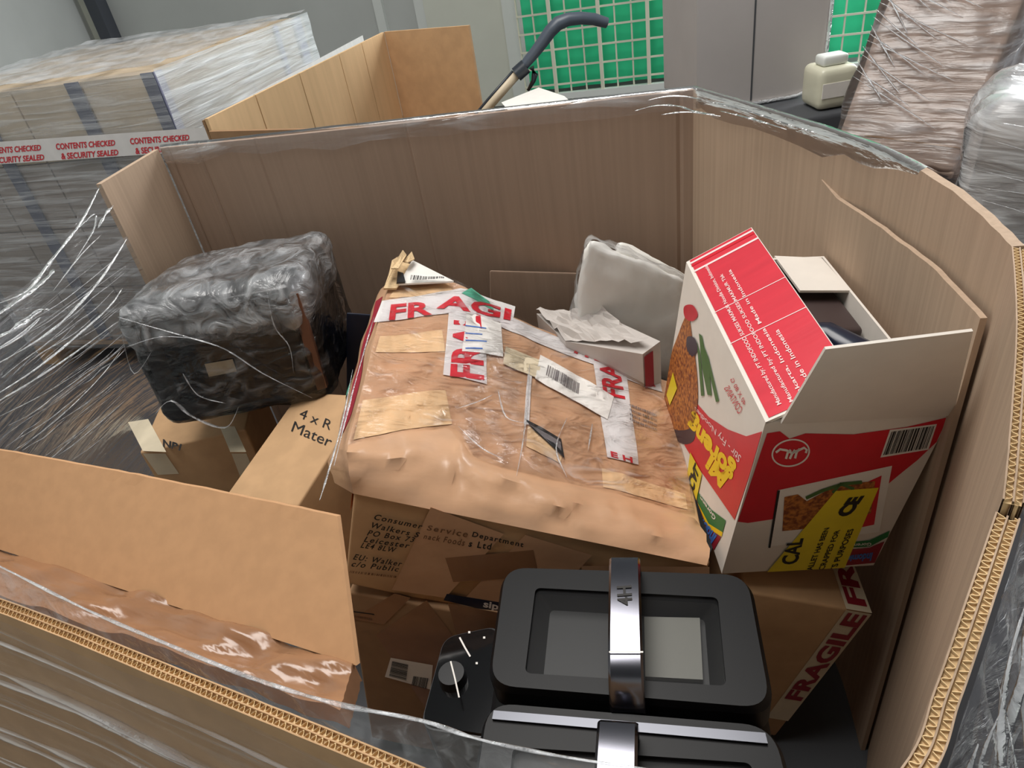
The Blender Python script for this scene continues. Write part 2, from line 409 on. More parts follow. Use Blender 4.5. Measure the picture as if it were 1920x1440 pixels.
# ------------------------------------------------------------------ shrink-wrapped pallet load (left)
ZT = 1.2
pf = pz(285, 135, ZT); LF = Fr.yaw((pf.x, pf.y, 0), -18)   # local: x<0 to the left, y>0 to the back
LW, LD = 1.25, 1.15
pl_ = thing('pallet_load', 'shrink-wrapped pallet load of grey-brown cartons banded with red-lettered tape', 'pallet load', LF.p(-LW/2, LD/2, 0))
for i in range(7):
    b = B(); yy = i*LD/6.6; b.box(LF, -LW, yy, .11, 0, yy+.1, .13); b.build('deck_board', 'wood', pl_)
for i in range(3):
    b = B(); xx = -LW + i*(LW-.1)/2; b.box(LF, xx, 0, 0, xx+.1, LD, .11); b.build('runner', 'wood', pl_)
proto = None
ncx, ncz, ncy = 4, 4, 2
cw, ch, cdp = LW/ncx, (ZT-.135)/ncz, LD/ncy
for i in range(ncx):
    for k in range(ncz):
        for j in range(ncy):
            b = B(); g = .004
            b.box(LF, -LW+i*cw+g, j*cdp+g, .132+k*ch+g, -LW+(i+1)*cw-g, (j+1)*cdp-g, .132+(k+1)*ch-g*.2)
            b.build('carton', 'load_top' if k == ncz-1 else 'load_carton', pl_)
for (xa, xb_, ya, yb, m) in ((-.045, .006, -.008, .0, 'corner_board'), (.001, .009, -.004, .04, 'corner_lilac'), (.001, .009, LD-.12, LD-.05, 'corner_lilac'), (.001, .009, LD-.30, LD-.27, 'corner_lilac')):
    b = B(); b.box(LF, xa, ya, .14, xb_, yb, ZT); b.build('corner_board', m, pl_)
for xa in (-.80, -.34):
    b = B(); b.box(LF, xa-.03, -.007, .14, xa+.03, -.001, ZT); b.build('strap_board', 'corner_board', pl_)
def sheet(fr, axis, val, a0, a1, c0, c1, n1=24, n2=24, amp=.006, sc=6, seed=0):
    rows = []
    for j in range(n2+1):
        r = []
        for i in range(n1+1):
            a = a0+(a1-a0)*i/n1; c = c0+(c1-c0)*j/n2
            h = amp*noise.noise(V((a*sc+seed, c*sc*2.2, seed*1.7)))
            q = {0: (val+h, a, c), 1: (a, val+h, c), 2: (a, c, val+h)}[axis]
            r.append(fr.p(*q))
        rows.append(r)
    return rows
b = B(); b.quadgrid(sheet(LF, 1, -.018, -LW, .014, .1, ZT+.01)); b.build('film_front', 'film_load', pl_, smooth=True)
b = B(); b.quadgrid(sheet(LF, 0, .02, -.014, LD+.01, .1, ZT+.01, seed=3)); b.build('film_side', 'film_load_side_glare', pl_, smooth=True)
b = B(); b.quadgrid(sheet(LF, 2, ZT+.018, -LW, .016, -.014, LD+.01, amp=.012, sc=9, seed=5)); b.build('film_top', 'film_load_top', pl_, smooth=True)
Lp = Pl(*LF.plane(1, -.028))
dquad('security_tape', pl_, Lp, [(-60, 312), (395, 282), (395, 238), (-60, 270)], 'tape_white', 0)
for dx, dy in ((-139, 9), (0, 0), (139, -10)):
    s = .96 if dx else 1
    dtext('tape_lettering', pl_, Lp, 'CONTENTS CHECKED', [(106+dx, 285+dy-4), (216+dx, 276+dy-3), (216+dx, 262+dy), (104+dx, 269+dy)], 'red_ink', .001, bold=.03)
    dtext('tape_lettering', pl_, Lp, '& SECURITY SEALED', [(116+dx, 299+dy), (222+dx, 292+dy-1), (222+dx, 280+dy), (114+dx, 287+dy)], 'red_ink', .001, bold=.03)
Lq = Pl(*LF.plane(0, .03))
dquad('security_tape', pl_, Lq, [(386, 246), (684, 84), (680, 66), (384, 224)], 'tape_white', 0)
dtext('tape_lettering', pl_, Lq, 'CONTENTS CHECKED', [(392, 236), (560, 148), (558, 138), (390, 226)], 'red_ink', .001, bold=.03)
# ------------------------------------------------------------------ second open bin behind
b2 = thing('open_bin', 'open cardboard bin with pale creased inner wall behind the main bin', 'cardboard bin', V((-.2, 2.6, 0)))
def wallrun(pts, ztops, z0, th, m, name, parent, smooth=False, inward=1):
    """board standing on a plan polyline; thickness grows to the left of its direction * inward"""
    n = len(pts); offs = []
    for i in range(n):
        t = (V(pts[min(i+1, n-1)]) - V(pts[max(i-1, 0)])).normalized(); offs.append(V((-t.y, t.x))*th*inward)
    a = [V((p[0], p[1], z0)) for p in pts]; a2 = [V((p[0], p[1], z)) for p, z in zip(pts, ztops)]
    c = [V((p[0]+o.x, p[1]+o.y, z0)) for p, o in zip(pts, offs)]; c2 = [V((p[0]+o.x, p[1]+o.y, z)) for p, o, z in zip(pts, offs, ztops)]
    b = B(); b.quadgrid([a, a2]); b.quadgrid([a2, c2]); b.quadgrid([c2, c]); b.poly([a[0], c[0], c2[0], a2[0]]); b.poly([a[-1], a2[-1], c2[-1], c[-1]])
    return b.build(name, m, parent)
q0 = pz(388, 223, 1.14); q1 = pz(720, 60, 1.14); q2 = pz(878, 48, 1.14); q3 = V((q2.x+.52, q2.y-1.0, 0))
def seg(a, c, fr): return [(a.x+(c.x-a.x)*t, a.y+(c.y-a.y)*t) for t in fr]
cuts = [0, .2, .42, .66, .82, 1]
for i in range(5):
    s = seg(q0, q1, [cuts[i]+.002, cuts[i+1]-.002]); wallrun(s, [1.14]*2, .14, .010, 'card_cream', 'wall_panel', b2)
nl = V((-(q1.y-q0.y), q1.x-q0.x, 0)).normalized()*.012
wallrun(seg(q0+nl, q1+nl, [0, 1]), [1.137]*2, .14, .006, 'card_dark', 'outer_wall', b2)
wallrun(seg(q1, q2, [0, 1]), [1.14]*2, .14, .012, 'card_box', 'back_panel', b2)
q4 = pz(560, 228, 1.1)
wallrun([(q0.x, q0.y), (q0.x+.42, q0.y-.17)], [1.11, 1.09], .14, .012, 'card_dark', 'front_panel', b2, inward=-1)
b = B(); b.box(Fr.yaw((q0.x, q0.y, 0), -19), .02, .05, .0, .5, 1.0, .14); b.build('pallet_base', 'wood', b2)
# ------------------------------------------------------------------ handle that sticks up behind
vh = thing('vacuum_handle', 'grey curved grip with a trigger on a tan pole above the bin rim', 'handle', pY(925, 190, 2.45))
YH = 2.45
def hp(x, y, d=0): return pY(x, y, YH+d)
b = B(); b.tube([hp(*q) for q in ((974, 134), (988, 116), (1003, 98), (1018, 78), (1032, 58), (1046, 44), (1066, 36), (1090, 34), (1114, 36), (1138, 43))],
       [.020, .022, .024, .026, .028, .029, .027, .025, .024, .021], 12, .75); b.build('grip', 'grip_grey', vh, smooth=True, sharp=50)
b = B(); b.tube([hp(968, 140), hp(986, 124)], [.030, .030], 12, .8); b.build('collar', 'grip_dark', vh, smooth=True, sharp=40)
b = B(); b.tube([hp(997, 126), hp(1003, 140), hp(1000, 152), hp(990, 170)], [.014, .016, .011, .007], 8, .7); b.build('trigger', 'grip_dark', vh, smooth=True)
b = B(); b.tube([hp(970, 138), hp(928, 186), hp(860, 266)], .015, 10); b.build('pole', 'pole_tan', vh, smooth=True)
b = B(); b.tube([hp(962, 134), hp(918, 184), hp(830, 288)], .006, 6); b.build('cable', 'grip_dark', vh, smooth=True)
wf = B()
P_ = [(940, 192), (1010, 164), (1058, 180), (1080, 200), (960, 215)]
wf.prism([pz(x, y, .985) for x, y in P_], [pz(x, y, .992) for x, y in P_])
wc_ = thing('white_carton', 'white carton top showing beside the tan pole behind the bin rim', 'carton', (.33, 2.3, 0))
wf.build('lid', 'paper', wc_)
cpt = [pz(x, y, .985) for x, y in P_]; cc = sum(cpt, V())/5
b = B(); b.prism([V((cc.x+(q.x-cc.x)*.92, cc.y+(q.y-cc.y)*.92, .3)) for q in cpt], [V((cc.x+(q.x-cc.x)*.92, cc.y+(q.y-cc.y)*.92, .984)) for q in cpt]); b.build('body', 'white_card', wc_)
# ------------------------------------------------------------------ tall card-faced load, crate, canister (right back)
YT = 2.75
TF = Fr.yaw((0, YT, 0), 0)
tp = TF.plane(1, 0)
tl = thing('tall_carton', 'tall greyish carton with a rounded lower corner, standing on a dark crate', 'carton', pY(1430, 200, YT))
def tx(x, y): q = ppl(x, y, *tp); return V((q.x, q.z))
c0, c1, c2, c3 = tx(1306, 186), tx(1530, 172), tx(1572, -40), tx(1296, -60)
zbm = min(c0.y, c1.y)
rp = rquad([(c0.x, zbm), (c1.x+.02, zbm), (c1.x+.03, 1.75), (c0.x, 1.75)], [.01, .13, .03, .03], 8)
b = B(); b.prism([V((q.x, YT, q.y)) for q in rp], [V((q.x, YT+.45, q.y)) for q in rp]); b.build('body', 'haze_card', tl)
xs = tx(1412, 100).x
b = B(); b.box(TF, xs-.003, -.002, zbm+.01, xs+.003, .004, 1.74); b.build('crease', 'crate_dark', tl)
b = B(); b.tube([V((q.x, YT-.006, q.y)) for q in rp[3:24]], .008, 6); b.build('film_edge', 'film_fold', tl, smooth=True)
b = B(); b.rbox(TF, c0.x-.05, -.26, .0, c1.x+.13, .5, zbm-.010, r=.02, n=3); tag(b.build('crate', 'crate_dark', smooth=True, sharp=40), 'dark grey crate carrying the tall greyish carton and cream canister', 'crate')
YC = 2.52
can = thing('canister', 'cream translucent plastic canister between the tall carton and leaning wrapped carton', 'canister', pY(1570, 300, YC))
ca = pY(1540, 132, YC); cb_ = pY(1612, 140, YC); cz = pY(1575, 330, YC).z
b = B(); b.rbox(Fr.yaw((0, YC, 0), 0), ca.x, 0, zbm-.008, cb_.x, .15, ca.z, r=.025, n=4); b.build('body', 'cream_plastic', can, smooth=True, sharp=50)
b = B(); b.rbox(Fr.yaw((0, YC, 0), 0), ca.x+.02, .03, ca.z, cb_.x-.03, .1, ca.z+.035, r=.01, n=2); b.build('cap', 'post_white', can, smooth=True)
b = B(); b.box(Fr.yaw((0, YC, 0), 0), ca.x+.012, -.002, ca.z-.10, cb_.x-.03, .001, ca.z-.05); b.build('label_band', 'paper', can)
# ------------------------------------------------------------------ wrapped leaning carton (right)
E0 = pY(1745, 322, 1.95)
rd = pY(1617, 193, 2.25) - E0; 
up_ = (pY(1900, 0, 2.08) - pY(1779, 300, 1.93)).normalized()
xd = (pY(1617, 193, 2.2) - E0); xd = (xd - up_*xd.dot(up_)).normalized()
nd = xd.cross(up_).normalized()
if nd.y < 0: nd = -nd
LCm = Matrix((( -xd.x, nd.x, up_.x), (-xd.y, nd.y, up_.y), (-xd.z, nd.z, up_.z)))
LC = Fr(E0, LCm)
lc = thing('leaning_carton', 'brown carton leaning under glossy stretch film beside the cream canister', 'carton', E0)
LWd = .30
b = B(); b.rbox(LC, -LWd, 0, 0, .06, .42, .62, r=.012, n=5, amp=.006, sc=6); b.build('body', 'lean_card', lc, smooth=True, sharp=40)
b = B(); b.box(LC, -LWd-.002, -.003, .075, .062, .0, .08); b.build('flap_seam', 'card_dark', lc)
def wrap(fr, x0, y0, z0, x1, y1, z1, name, m, parent, amp=.012, sc=9, seed=0, r=.03, n=14):
    b = B(); b.rbox(fr, x0, y0, z0, x1, y1, z1, r=r, n=n, amp=amp, sc=sc, seed=seed, amp2=amp*.4); return b.build(name, m, parent, smooth=True)
wrap(LC, -LWd-.02, -.015, .0, .075, .44, .66, 'stretch_film', 'film_bright', lc, seed=4)
for k in range(18):
    a = -.315; c_ = -.20 + .22*((k*7) % 5)/5; z0 = .62 - k*.022; z1 = z0 - .10 - .04*((k*3) % 4)/4
    foldline(lc, [LC.p(a + (c_-a)*t, -.024 - .006*math.sin(t*6+k), z0+(z1-z0)*t) for t in [i/6 for i in range(7)]], .006, .4, seed=k)
b = B(); b.box(Fr.yaw((E0.x-.06, E0.y+.06, 0), -8), -.02, 0, .0, .34, .4, E0.z-.06); tag(b.build('pallet_stack', 'crate_dark'), 'dark stacked base under the leaning film-wrapped carton', 'stack')
# wrapped bundle at far right
G0 = pY(1818, 200, 1.45)
GF = Fr.yaw((G0.x, G0.y, 0), -40)
gb = thing('wrapped_bundle', 'bulging bundle in cloudy stretch film, white highlights painted in, right of the leaning carton', 'bundle', GF.p(.3, .3, 0))
b = B(); b.rbox(GF, .03, .02, .1, .85, .36, G0.z-.04, r=.05, n=6, amp=.02, sc=4); b.build('load', 'load_carton', gb, smooth=True)
wrap(GF, .0, -.015, .08, .88, .39, G0.z, 'stretch_film', 'film_painted_highlights', gb, amp=.03, sc=6, seed=9, r=.06)
for k in range(12):
    z = G0.z - .02 - k*.045
    foldline(gb, [GF.p(.06 + .5*t, -.04 - .012*math.sin(t*5+k), z - .10*t - .05*t*t + .012*math.sin(k*2+t*4)) for t in [i/6 for i in range(7)]], .006, .4, seed=k)
b = B(); b.box(GF, .0, 0, .0, .88, .38, .1); b.build('pallet_base', 'wood', gb)
# ================================================================== the main bin
def proj(p):
    d = V(p) - CAM; z = d.dot(az); return 960 + FPX*d.dot(ax)/z, 720 + FPX*d.dot(ay)/z
def ztop(x, y, line, lo=.2, hi=1.3):
    """height at which a plan point meets a pixel polyline"""
    best = None
    for i in range(221):
        z = lo + (hi-lo)*i/220; u, v = proj((x, y, z))
        for (a, c) in zip(line[:-1], line[1:]):
            x0_, x1_ = sorted((a[0], c[0]))
            if x0_ <= u <= x1_:
                t = (u-a[0])/(c[0]-a[0] or 1); e = abs(a[1]+(c[1]-a[1])*t - v)
                if best is None or e < best[0]: best = (e, z)
    return best[1] if best else lo
RIM = 1.14
def xy(q): return (q.x, q.y)
BL, BL2, BR = pz(300, 278, RIM), pz(188, 342, RIM), pz(1300, 168, RIM)
R1, R2, R3 = pz(1590, 260, RIM), pz(1765, 345, RIM), pz(1897, 462, RIM)
R4, R5, R6 = pz(1905, 600, 1.13), pz(1893, 800, 1.10), pz(1880, 935, 1.075)
R7, R8, R9 = pz(1808, 1130, 1.05), pz(1752, 1290, 1.02), pz(1688, 1440, 1.0)
F0, F1, F2 = pz(0, 1121, .985), pz(396, 1277, .99), pz(752, 1420, .99)
bn = thing('pallet_bin', 'large open cardboard pallet bin with cut-down front and side, wrapped in stretch film', 'cardboard bin', (0, .95, 0))
Z0 = .15
def lerp2(a, c, t): return (a.x+(c.x-a.x)*t, a.y+(c.y-a.y)*t)
# back panel with scored creases
pts = []; zs = []
dirb = V((BR.x-BL.x, BR.y-BL.y)).normalized(); nb = V((-dirb.y, dirb.x))
for t in (0.0, .012, .016, .02, .075, .079, .083, .20, .203, .206, .5, .503, .506, .972, .978, .984, 1.0):
    p = V(lerp2(BL, BR, t)); k = {.016: .004, .079: .003, .203: .002, .503: .0015, .978: .004}.get(t, 0)
    pts.append((p.x+nb.x*k, p.y+nb.y*k)); zs.append(RIM - .004*math.sin(t*3))
wallrun(pts, zs, Z0, .012, 'card_in', 'back_panel', bn)
wallrun([xy(BL2), lerp2(BL2, BL, .97)], [RIM-.003, RIM], Z0, .012, 'card_side', 'corner_panel', bn)
def cat(P, n):
    """smooth plan curve through points (x, y, ztop)"""
    out = []
    for i in range(len(P)-1):
        p0, p1, p2, p3 = P[max(i-1, 0)], P[i], P[i+1], P[min(i+2, len(P)-1)]
        for j in range(n):
            t = j/n; out.append(tuple(.5*((2*p1[k]) + (-p0[k]+p2[k])*t + (2*p0[k]-5*p1[k]+4*p2[k]-p3[k])*t*t + (-p0[k]+3*p1[k]-3*p2[k]+p3[k])*t**3) for k in range(3)))
    out.append(tuple(P[-1])); return out
def x3(q): return (q.x, q.y, q.z)
side = cat([x3(BR), x3(R1), x3(R2), x3(R3)], 8)
pts = []; 
for i, q in enumerate(side):
    k = .0012 if i in (3, 10, 14, 17, 20, 22) else 0
    pts.append((q[0]+k, q[1]))
wallrun(pts, [q[2] for q in side], Z0, .012, 'card_side', 'side_panel', bn)
# inner liner board on the right: its cut top edge runs down towards us
lline = [(1540, 352), (1570, 373), (1617, 402), (1745, 497), (1836, 593), (1900, 660)]
lp = [q for q in side[7:]]
ip = [(q[0]-.016*min(1, .1+i*.3), q[1]-.004*min(1, .1+i*.3)) for i, q in enumerate(lp)]
wallrun(ip, [ztop(q[0], q[1], lline, .7, 1.12) for q in ip], Z0, .007, 'card_side', 'liner_panel', bn)
def fluted(P, th, m, name, parent, deep=.02, pitch=.0062, splay=0, zb=None):
    """corrugated board on a plan curve P (x, y, ztop): three liners and two wavy layers between"""
    n = len(P); L = [0]
    for i in range(1, n): L.append(L[-1] + (V(P[i][:2]) - V(P[i-1][:2])).length)
    def at(s):
        i = 0
        while i < n-2 and L[i+1] < s: i += 1
        t = (s-L[i])/(L[i+1]-L[i]); p = [P[i][k]+(P[i+1][k]-P[i][k])*t for k in range(3)]
        d = (V(P[i+1][:2]) - V(P[i][:2])).normalized(); return p, V((-d.y, d.x))
    b = B(); lt = .0013
    for off in (0, th/2-lt/2, th-lt):
        A_ = []; C_ = []; D_ = []; E_ = []
        for i in range(n):
            p, o = at(L[i]*.99999); jag = .0015*noise.noise(V((L[i]*90, off*100, 0)))
            A_.append((p[0]+o.x*(off+splay), p[1]+o.y*(off+splay), zb if zb is not None else Z0)); C_.append((p[0]+o.x*off, p[1]+o.y*off, p[2]+jag))
            D_.append((p[0]+o.x*(off+lt), p[1]+o.y*(off+lt), p[2]+jag)); E_.append((p[0]+o.x*(off+lt+splay), p[1]+o.y*(off+lt+splay), zb if zb is not None else Z0))
        b.quadgrid([A_, C_]); b.quadgrid([C_, D_]); b.quadgrid([D_, E_])
    o_ = b.build(name, m, parent)
    b = B(); S = 6; N = int(L[-1]/pitch)*S
    for k in (0, 1):
        T = []; U = []; c0 = lt + k*th/2; wdt = th/2 - 1.5*lt
        for i in range(N+1):
            s = L[-1]*i/N*.9999; p, o = at(s); f = c0 + wdt*(.5-.5*math.cos(2*math.pi*i/S + k*1.6))
            T.append((p[0]+o.x*f, p[1]+o.y*f, p[2]-.0008)); U.append((p[0]+o.x*f, p[1]+o.y*f, p[2]-deep))
            # thickness of the wavy paper
        T2 = [(q[0]+.0006, q[1]+.0006, q[2]) for q in T]
        b.quadgrid([U, T]); b.quadgrid([T, T2])
    for off in (0,):
        A_ = []; C_ = []
        for i in range(n):
            p, o = at(L[i]*.99999); A_.append((p[0]+o.x*.001, p[1]+o.y*.001, p[2]-.004)); C_.append((p[0]+o.x*(th-.001), p[1]+o.y*(th-.001), p[2]-.004))
        b.quadgrid([A_, C_])
    b.build('fluting', 'flute', o_)
    return o_
near = cat([x3(R3), x3(R4), x3(R5), x3(R6)], 8)
fluted(near, .014, 'card_side', 'near_side_panel', bn)
near2 = cat([(R6.x-.003, R6.y-.001, R6.z-.012), x3(R7), x3(R8), x3(R9), (.10, .16, .98)], 8)
fluted(near2, .016, 'card_side', 'near_corner_panel', bn)
FL = V((F0.x-.30, F0.y+.15, .98))
front = cat([(.09, .172, .985), (0.0, .205, .99), x3(F2), x3(F1), x3(F0), x3(FL)], 10)
# thickness grows to the left of travel; travelling right-to-left keeps it on our side
fluted(front, .014, 'card_box', 'front_panel', bn, splay=.10, zb=.02)
b = B(); b.poly([(-.95, 1.5, Z0), (-.95, .75, Z0), (-.55, .5, Z0), (-.1, .25, Z0), (.10, .165, Z0), (R9.x+.004, R9.y-.004, Z0), (R7.x+.004, R7.y-.004, Z0), (R5.x+.004, R5.y-.004, Z0), (R3.x+.005, R3.y, Z0), (R2.x+.006, R2.y, Z0), (R1.x+.006, R1.y, Z0), (BR.x, BR.y, Z0), (BL.x, BL.y, Z0)]); b.build('floor_shade_sheet', 'crate_dark', bn)  # dark added sheet: shade of the bin floor put into its colour
for i in range(6):
    b = B(); b.box(Fr.yaw((-.75, .42, 0), -14), 0, i*.22, .11, 1.2, i*.22+.12, .135); b.build('pallet_board', 'wood', bn)
for i in range(3):
    b = B(); b.box(Fr.yaw((-.75, .42, 0), -14), i*.55, 0, .0, i*.55+.1, 1.22, .11); b.build('pallet_runner', 'wood', bn)
# cut flap at the front left and the taped ledge under it
fa, fb = pz(-170, 975, .93), pz(668, 1248, .93)
ta, tb = pz(-170, 815, 1.03), pz(632, 968, 1.0)
n_ = (fb-fa).cross(ta-fa).normalized()
if n_.z < 0: n_ = -n_
nU, nW = 40, 10
def flp(u, v):
    jag = .004*noise.noise(V((v*30, 3, 1))) if u > .99 else 0
    sag = .02*math.sin(math.pi*u)*v
    top = .002*noise.noise(V((u*60, 0, 0)))*(v > .99)
    q = fa.lerp(fb, u).lerp(ta.lerp(tb, u), v); return q + (fb-fa).normalized()*jag + n_*(-sag*.5) + V((0, 0, top))
b = B()
up = [[flp(i/nU, j/nW) for i in range(nU+1)] for j in range(nW+1)]; dn = [[q - n_*.006 for q in r] for r in up]
b.quadgrid(up); b.quadgrid(dn, True); b.quadgrid([up[-1], dn[-1]]); b.quadgrid([[r[-1] for r in dn], [r[-1] for r in up]])
b.build('cut_flap', 'card_flap', bn)
rows = []
for j in range(17):
    r = []
    for i in range(81):
        u = i/80; v = j/16
        q = V(bil([(-170, 968), (664, 1244), (636, 1330), (-170, 1055)], u, v) + (0,)); w_ = pz(q.x, q.y, .928 + .02*v)
        r.append(w_ + V((0, 0, .014*noise.noise(V((u*6, v*2.4+u*6, 0))) + .007*noise.noise(V((u*16, v*7+u*8, 4))))))
    rows.append(r)
b = B(); b.quadgrid(rows); dn = [[q - V((0, 0, .03)) for q in r] for r in rows]; b.quadgrid([rows[-1], dn[-1]]); b.quadgrid([[r[-1] for r in rows], [r[-1] for r in dn]])
b.build('taped_ledge', 'packing_tape_dark', bn, smooth=True)
# ---- films of the bin
b = B(); rows = []
rim = [(q[0], q[1], q[2]) for q in [x3(BL)] + [lerp2(BL, BR, t/14) + (RIM,) for t in range(1, 14)] + side[:15]]
def nrm(P, i):
    d = (V(P[min(i+1, len(P)-1)][:2]) - V(P[max(i-1, 0)][:2])).normalized(); return V((-d.y, d.x, 0))
for i, q in enumerate(rim):
    o = nrm(rim, i); w_ = noise.noise(V((i*.7, 0, 0))); q = V(q); h = (.035 + .02*w_)*min(1, .12 + (len(rim)-1-i)*.12)
    rows.append([q - o*(.004+.002*w_) + V((0, 0, -h)), q - o*.005 + V((0, 0, -h*.5)), q - o*(.003) + V((0, 0, .002)), q + o*.006 + V((0, 0, .006+.002*w_)), q + o*.016 + V((0, 0, 0)), q + o*.02 + V((0, 0, -.3))])
b.quadgrid(rows); b.build('rim_film', 'film_rim', bn, smooth=True)
for k, P_ in enumerate((((1190, 205), (1230, 195), (1270, 196), (1300, 205), (1340, 212)), ((1215, 185), (1250, 178), (1285, 178), (1320, 185)), ((1240, 212), (1290, 207), (1350, 215)), ((1350, 205), (1390, 215), (1430, 226), (1475, 240)), ((1330, 188), (1400, 205), (1470, 228), (1530, 246)))):
    foldline(bn, [pz(x, y+3, RIM-.006) for x, y in P_], .005, .4, seed=k)
tl_ = [(188, 342), (150, 400), (95, 490), (40, 545), (0, 562), (-150, 620), (-500, 760)]
plan = cat([(BL2.x, BL2.y, 0), (-.89, 1.34, 0), (-.93, 1.1, 0), (-.92, .9, 0), (-.80, .72, 0)], 8)
rows = []
for i, q in enumerate(plan):
    zt = ztop(q[0], q[1], tl_, .3, 1.16) if i else RIM
    r = []
    for j in range(25):
        t = j/24; z = zt + (Z0-zt)*t; a = .03*math.sin(math.pi*min(1, i/8))
        k = a*noise.noise(V((i*.25 + t*3.0, t*9 - i*.35, 2))) + a*.4*noise.noise(V((i*.6, t*25-i, 5)))
        r.append((q[0]+k, q[1]+k*.3, z))
    rows.append(r)
b = B(); b.quadgrid(rows); b.build('side_film', 'film_left', bn, smooth=True)
sp0 = V((-.80, 1.45, .8)); sn = V((1, -.32, 0)).normalized()
folds = [((-20, 690), (60, 645), (120, 600), (180, 535), (215, 485), (240, 444)), ((-20, 748), (70, 690), (150, 625), (205, 575), (230, 540)), ((-20, 762), (60, 715), (140, 662), (225, 600)),
         ((-20, 575), (50, 545), (95, 490), (150, 420), (188, 348)), ((88, 508), (125, 450), (160, 415), (178, 402), (176, 430), (140, 490)), ((184, 428), (198, 402), (213, 384)), ((40, 840), (120, 775), (190, 705), (228, 655)),
         ((-20, 640), (30, 615), (70, 585), (90, 580)), ((-20, 600), (40, 560), (90, 520), (100, 505)), ((100, 545), (150, 480), (190, 440)), ((-20, 665), (40, 628), (75, 596)), ((-20, 790), (80, 740), (160, 690))]
for k, P_ in enumerate(folds):
    m = len(P_); wmax = (.006, .0055, .005, .006, .004, .006, .002, .012, .010, .003, .009, .002)[k]
    foldline(bn, [ppl(x, y, sp0, sn) for x, y in P_], wmax*1.1, .4, seed=k)
rf = random.Random(5)
for k in range(46):
    y0 = 600 + k*6.2 + rf.uniform(-8, 8); L_ = rf.uniform(60, 230); x0 = rf.uniform(-30, 150); sl = -.62 - .12*rf.random()
    xe = min(x0 + L_, 235); n = 4
    if xe - x0 < 40: continue
    P_ = [(x0 + (xe-x0)*i/n, y0 - 0*k + sl*(xe-x0)*i/n*(.9+.2*i/n) + (150-x0)*.1 + rf.uniform(-3, 3)) for i in range(n+1)]
    foldline(bn, [ppl(x, y, sp0, sn) for x, y in P_], rf.choice((.0008, .0012, .0022)), .4, 'film_soft', seed=k+70)
# film band over the front
topb = [(-120, 1005), (0, 1062), (158, 1141), (317, 1209), (475, 1272), (633, 1320), (790, 1351), (917, 1391), (1154, 1434), (1500, 1470)]
botb = [(-120, 1075), (0, 1122), (158, 1184), (317, 1243), (475, 1311), (633, 1370), (790, 1436), (917, 1470), (1154, 1500), (1500, 1520)]
rows = []
for i in range(len(topb)):
    a = pz(*topb[i], 1.035); c = pz(*botb[i], 1.004); rows.append([a.lerp(c, t/6) + V((0, 0, .004*noise.noise(V((i*.8, t*.9, 0))))) for t in range(7)])
b = B(); b.quadgrid(rows); b.build('front_film_band', 'film_front', bn, smooth=True)
foldline(bn, [pz(x, y, 1.036) for x, y in topb], .0028, .3, 'film_soft')
rows = []
for i, q in enumerate(front):
    o = nrm(front, i); r = []
    for j in range(13):
        t = j/12; r.append(V((q[0], q[1], q[2]-.006 - .94*t)) + o*(.0185 + .098*t + .005*noise.noise(V((i*.15, t*14, 0)))))
    rows.append(r)
b = B(); b.quadgrid(rows); b.build('front_film', 'film_streak', bn, smooth=True)
for k in range(16):
    t = .5 + k*.62; P_ = []
    for i in range(14, len(front), 4):
        f_ = t + .25*math.sin(k*1.7) + (i-14)*.012*math.sin(k*2.3); j = min(11, int(f_)); q = rows[i][j].lerp(rows[i][j+1], f_-j); P_.append(q + V((0, -.003, .001)))
    foldline(bn, P_, .0030 + .0022*(k % 3), .35, 'film_hint', seed=k+40)
# film hanging off the near right corner
allr = near[4:] + near2[1:]
rows = []
for i, q in enumerate(allr):
    o = nrm(allr, i); r = []
    for j in range(21):
        t = j/20; k = .035*noise.noise(V((i*.22+t*2, t*4 - i*.12, 7))) + .012*noise.noise(V((i*.7, t*13, 1)))
        r.append(V(q) + o*(.02 + .14*t + k*min(1, 4*t)) + V((0, 0, -.012 - .62*t)))
    rows.append(r)
b = B(); b.quadgrid(rows); b.build('corner_film', 'film_right', bn, smooth=True)
for k in range(12):
    i0 = 3 + k*3; 
    if i0 + 6 >= len(rows): break
    P_ = [rows[min(len(rows)-1, i0 + int(t*(2+k % 3)))][int(1 + t*(1.2 + .25*(k % 4)))] for t in range(7)]
    foldline(bn, [q + V((.006, -.004, .004)) for q in P_], .002+.002*(k % 3), .4, seed=k)
# ================================================================== contents
def carton_body(fr, d, m, parent, r=.005, amp=.0, name='body'):
    b = B(); b.rbox(fr, 0, 0, 0, d[0], d[1], d[2], r=r, n=5, amp=amp, sc=9); return b.build(name, m, parent, smooth=True, sharp=35)
# ---- lowest taped carton C
CF = Fr.rv((-.3794, .7655, .29), (-.0023, .1771, -.2822)); CDm = (.5439, .28, .355)
CFx = Fr(CF.p(0, 0, -.10), CF.R)
c_ = thing('base_carton', 'brown carton wrapped in shiny tape with a barcode sticker, under the address-printed carton', 'carton', CFx.p(.27, .14, 0))
carton_body(CFx, (CDm[0], CDm[1], CDm[2]+.095), 'card_dark', c_)
Cp = Pl(*CF.plane(1, 0))
dquad('packing_tape', c_, Cp, [(705, 1190), (800, 1330), (960, 1340), (800, 1125)], 'packing_tape_dark', .0006)
dquad('packing_tape', c_, Cp, [(660, 1160), (720, 1170), (770, 1120), (740, 1112)], 'packing_tape_dark', .0008)
dquad('packing_tape', c_, Cp, [(840, 1130), (870, 1240), (980, 1250), (1000, 1160)], 'packing_tape_dark', .0009)
dquad('printed_line', c_, Cp, [(655, 1144), (702, 1150), (702, 1152), (655, 1146)], 'black_ink', .001)
dbars('small_print', c_, Cp, [(657, 1156), (698, 1162), (698, 1158), (657, 1152)], 'faint_ink', h=.001, seed=9)
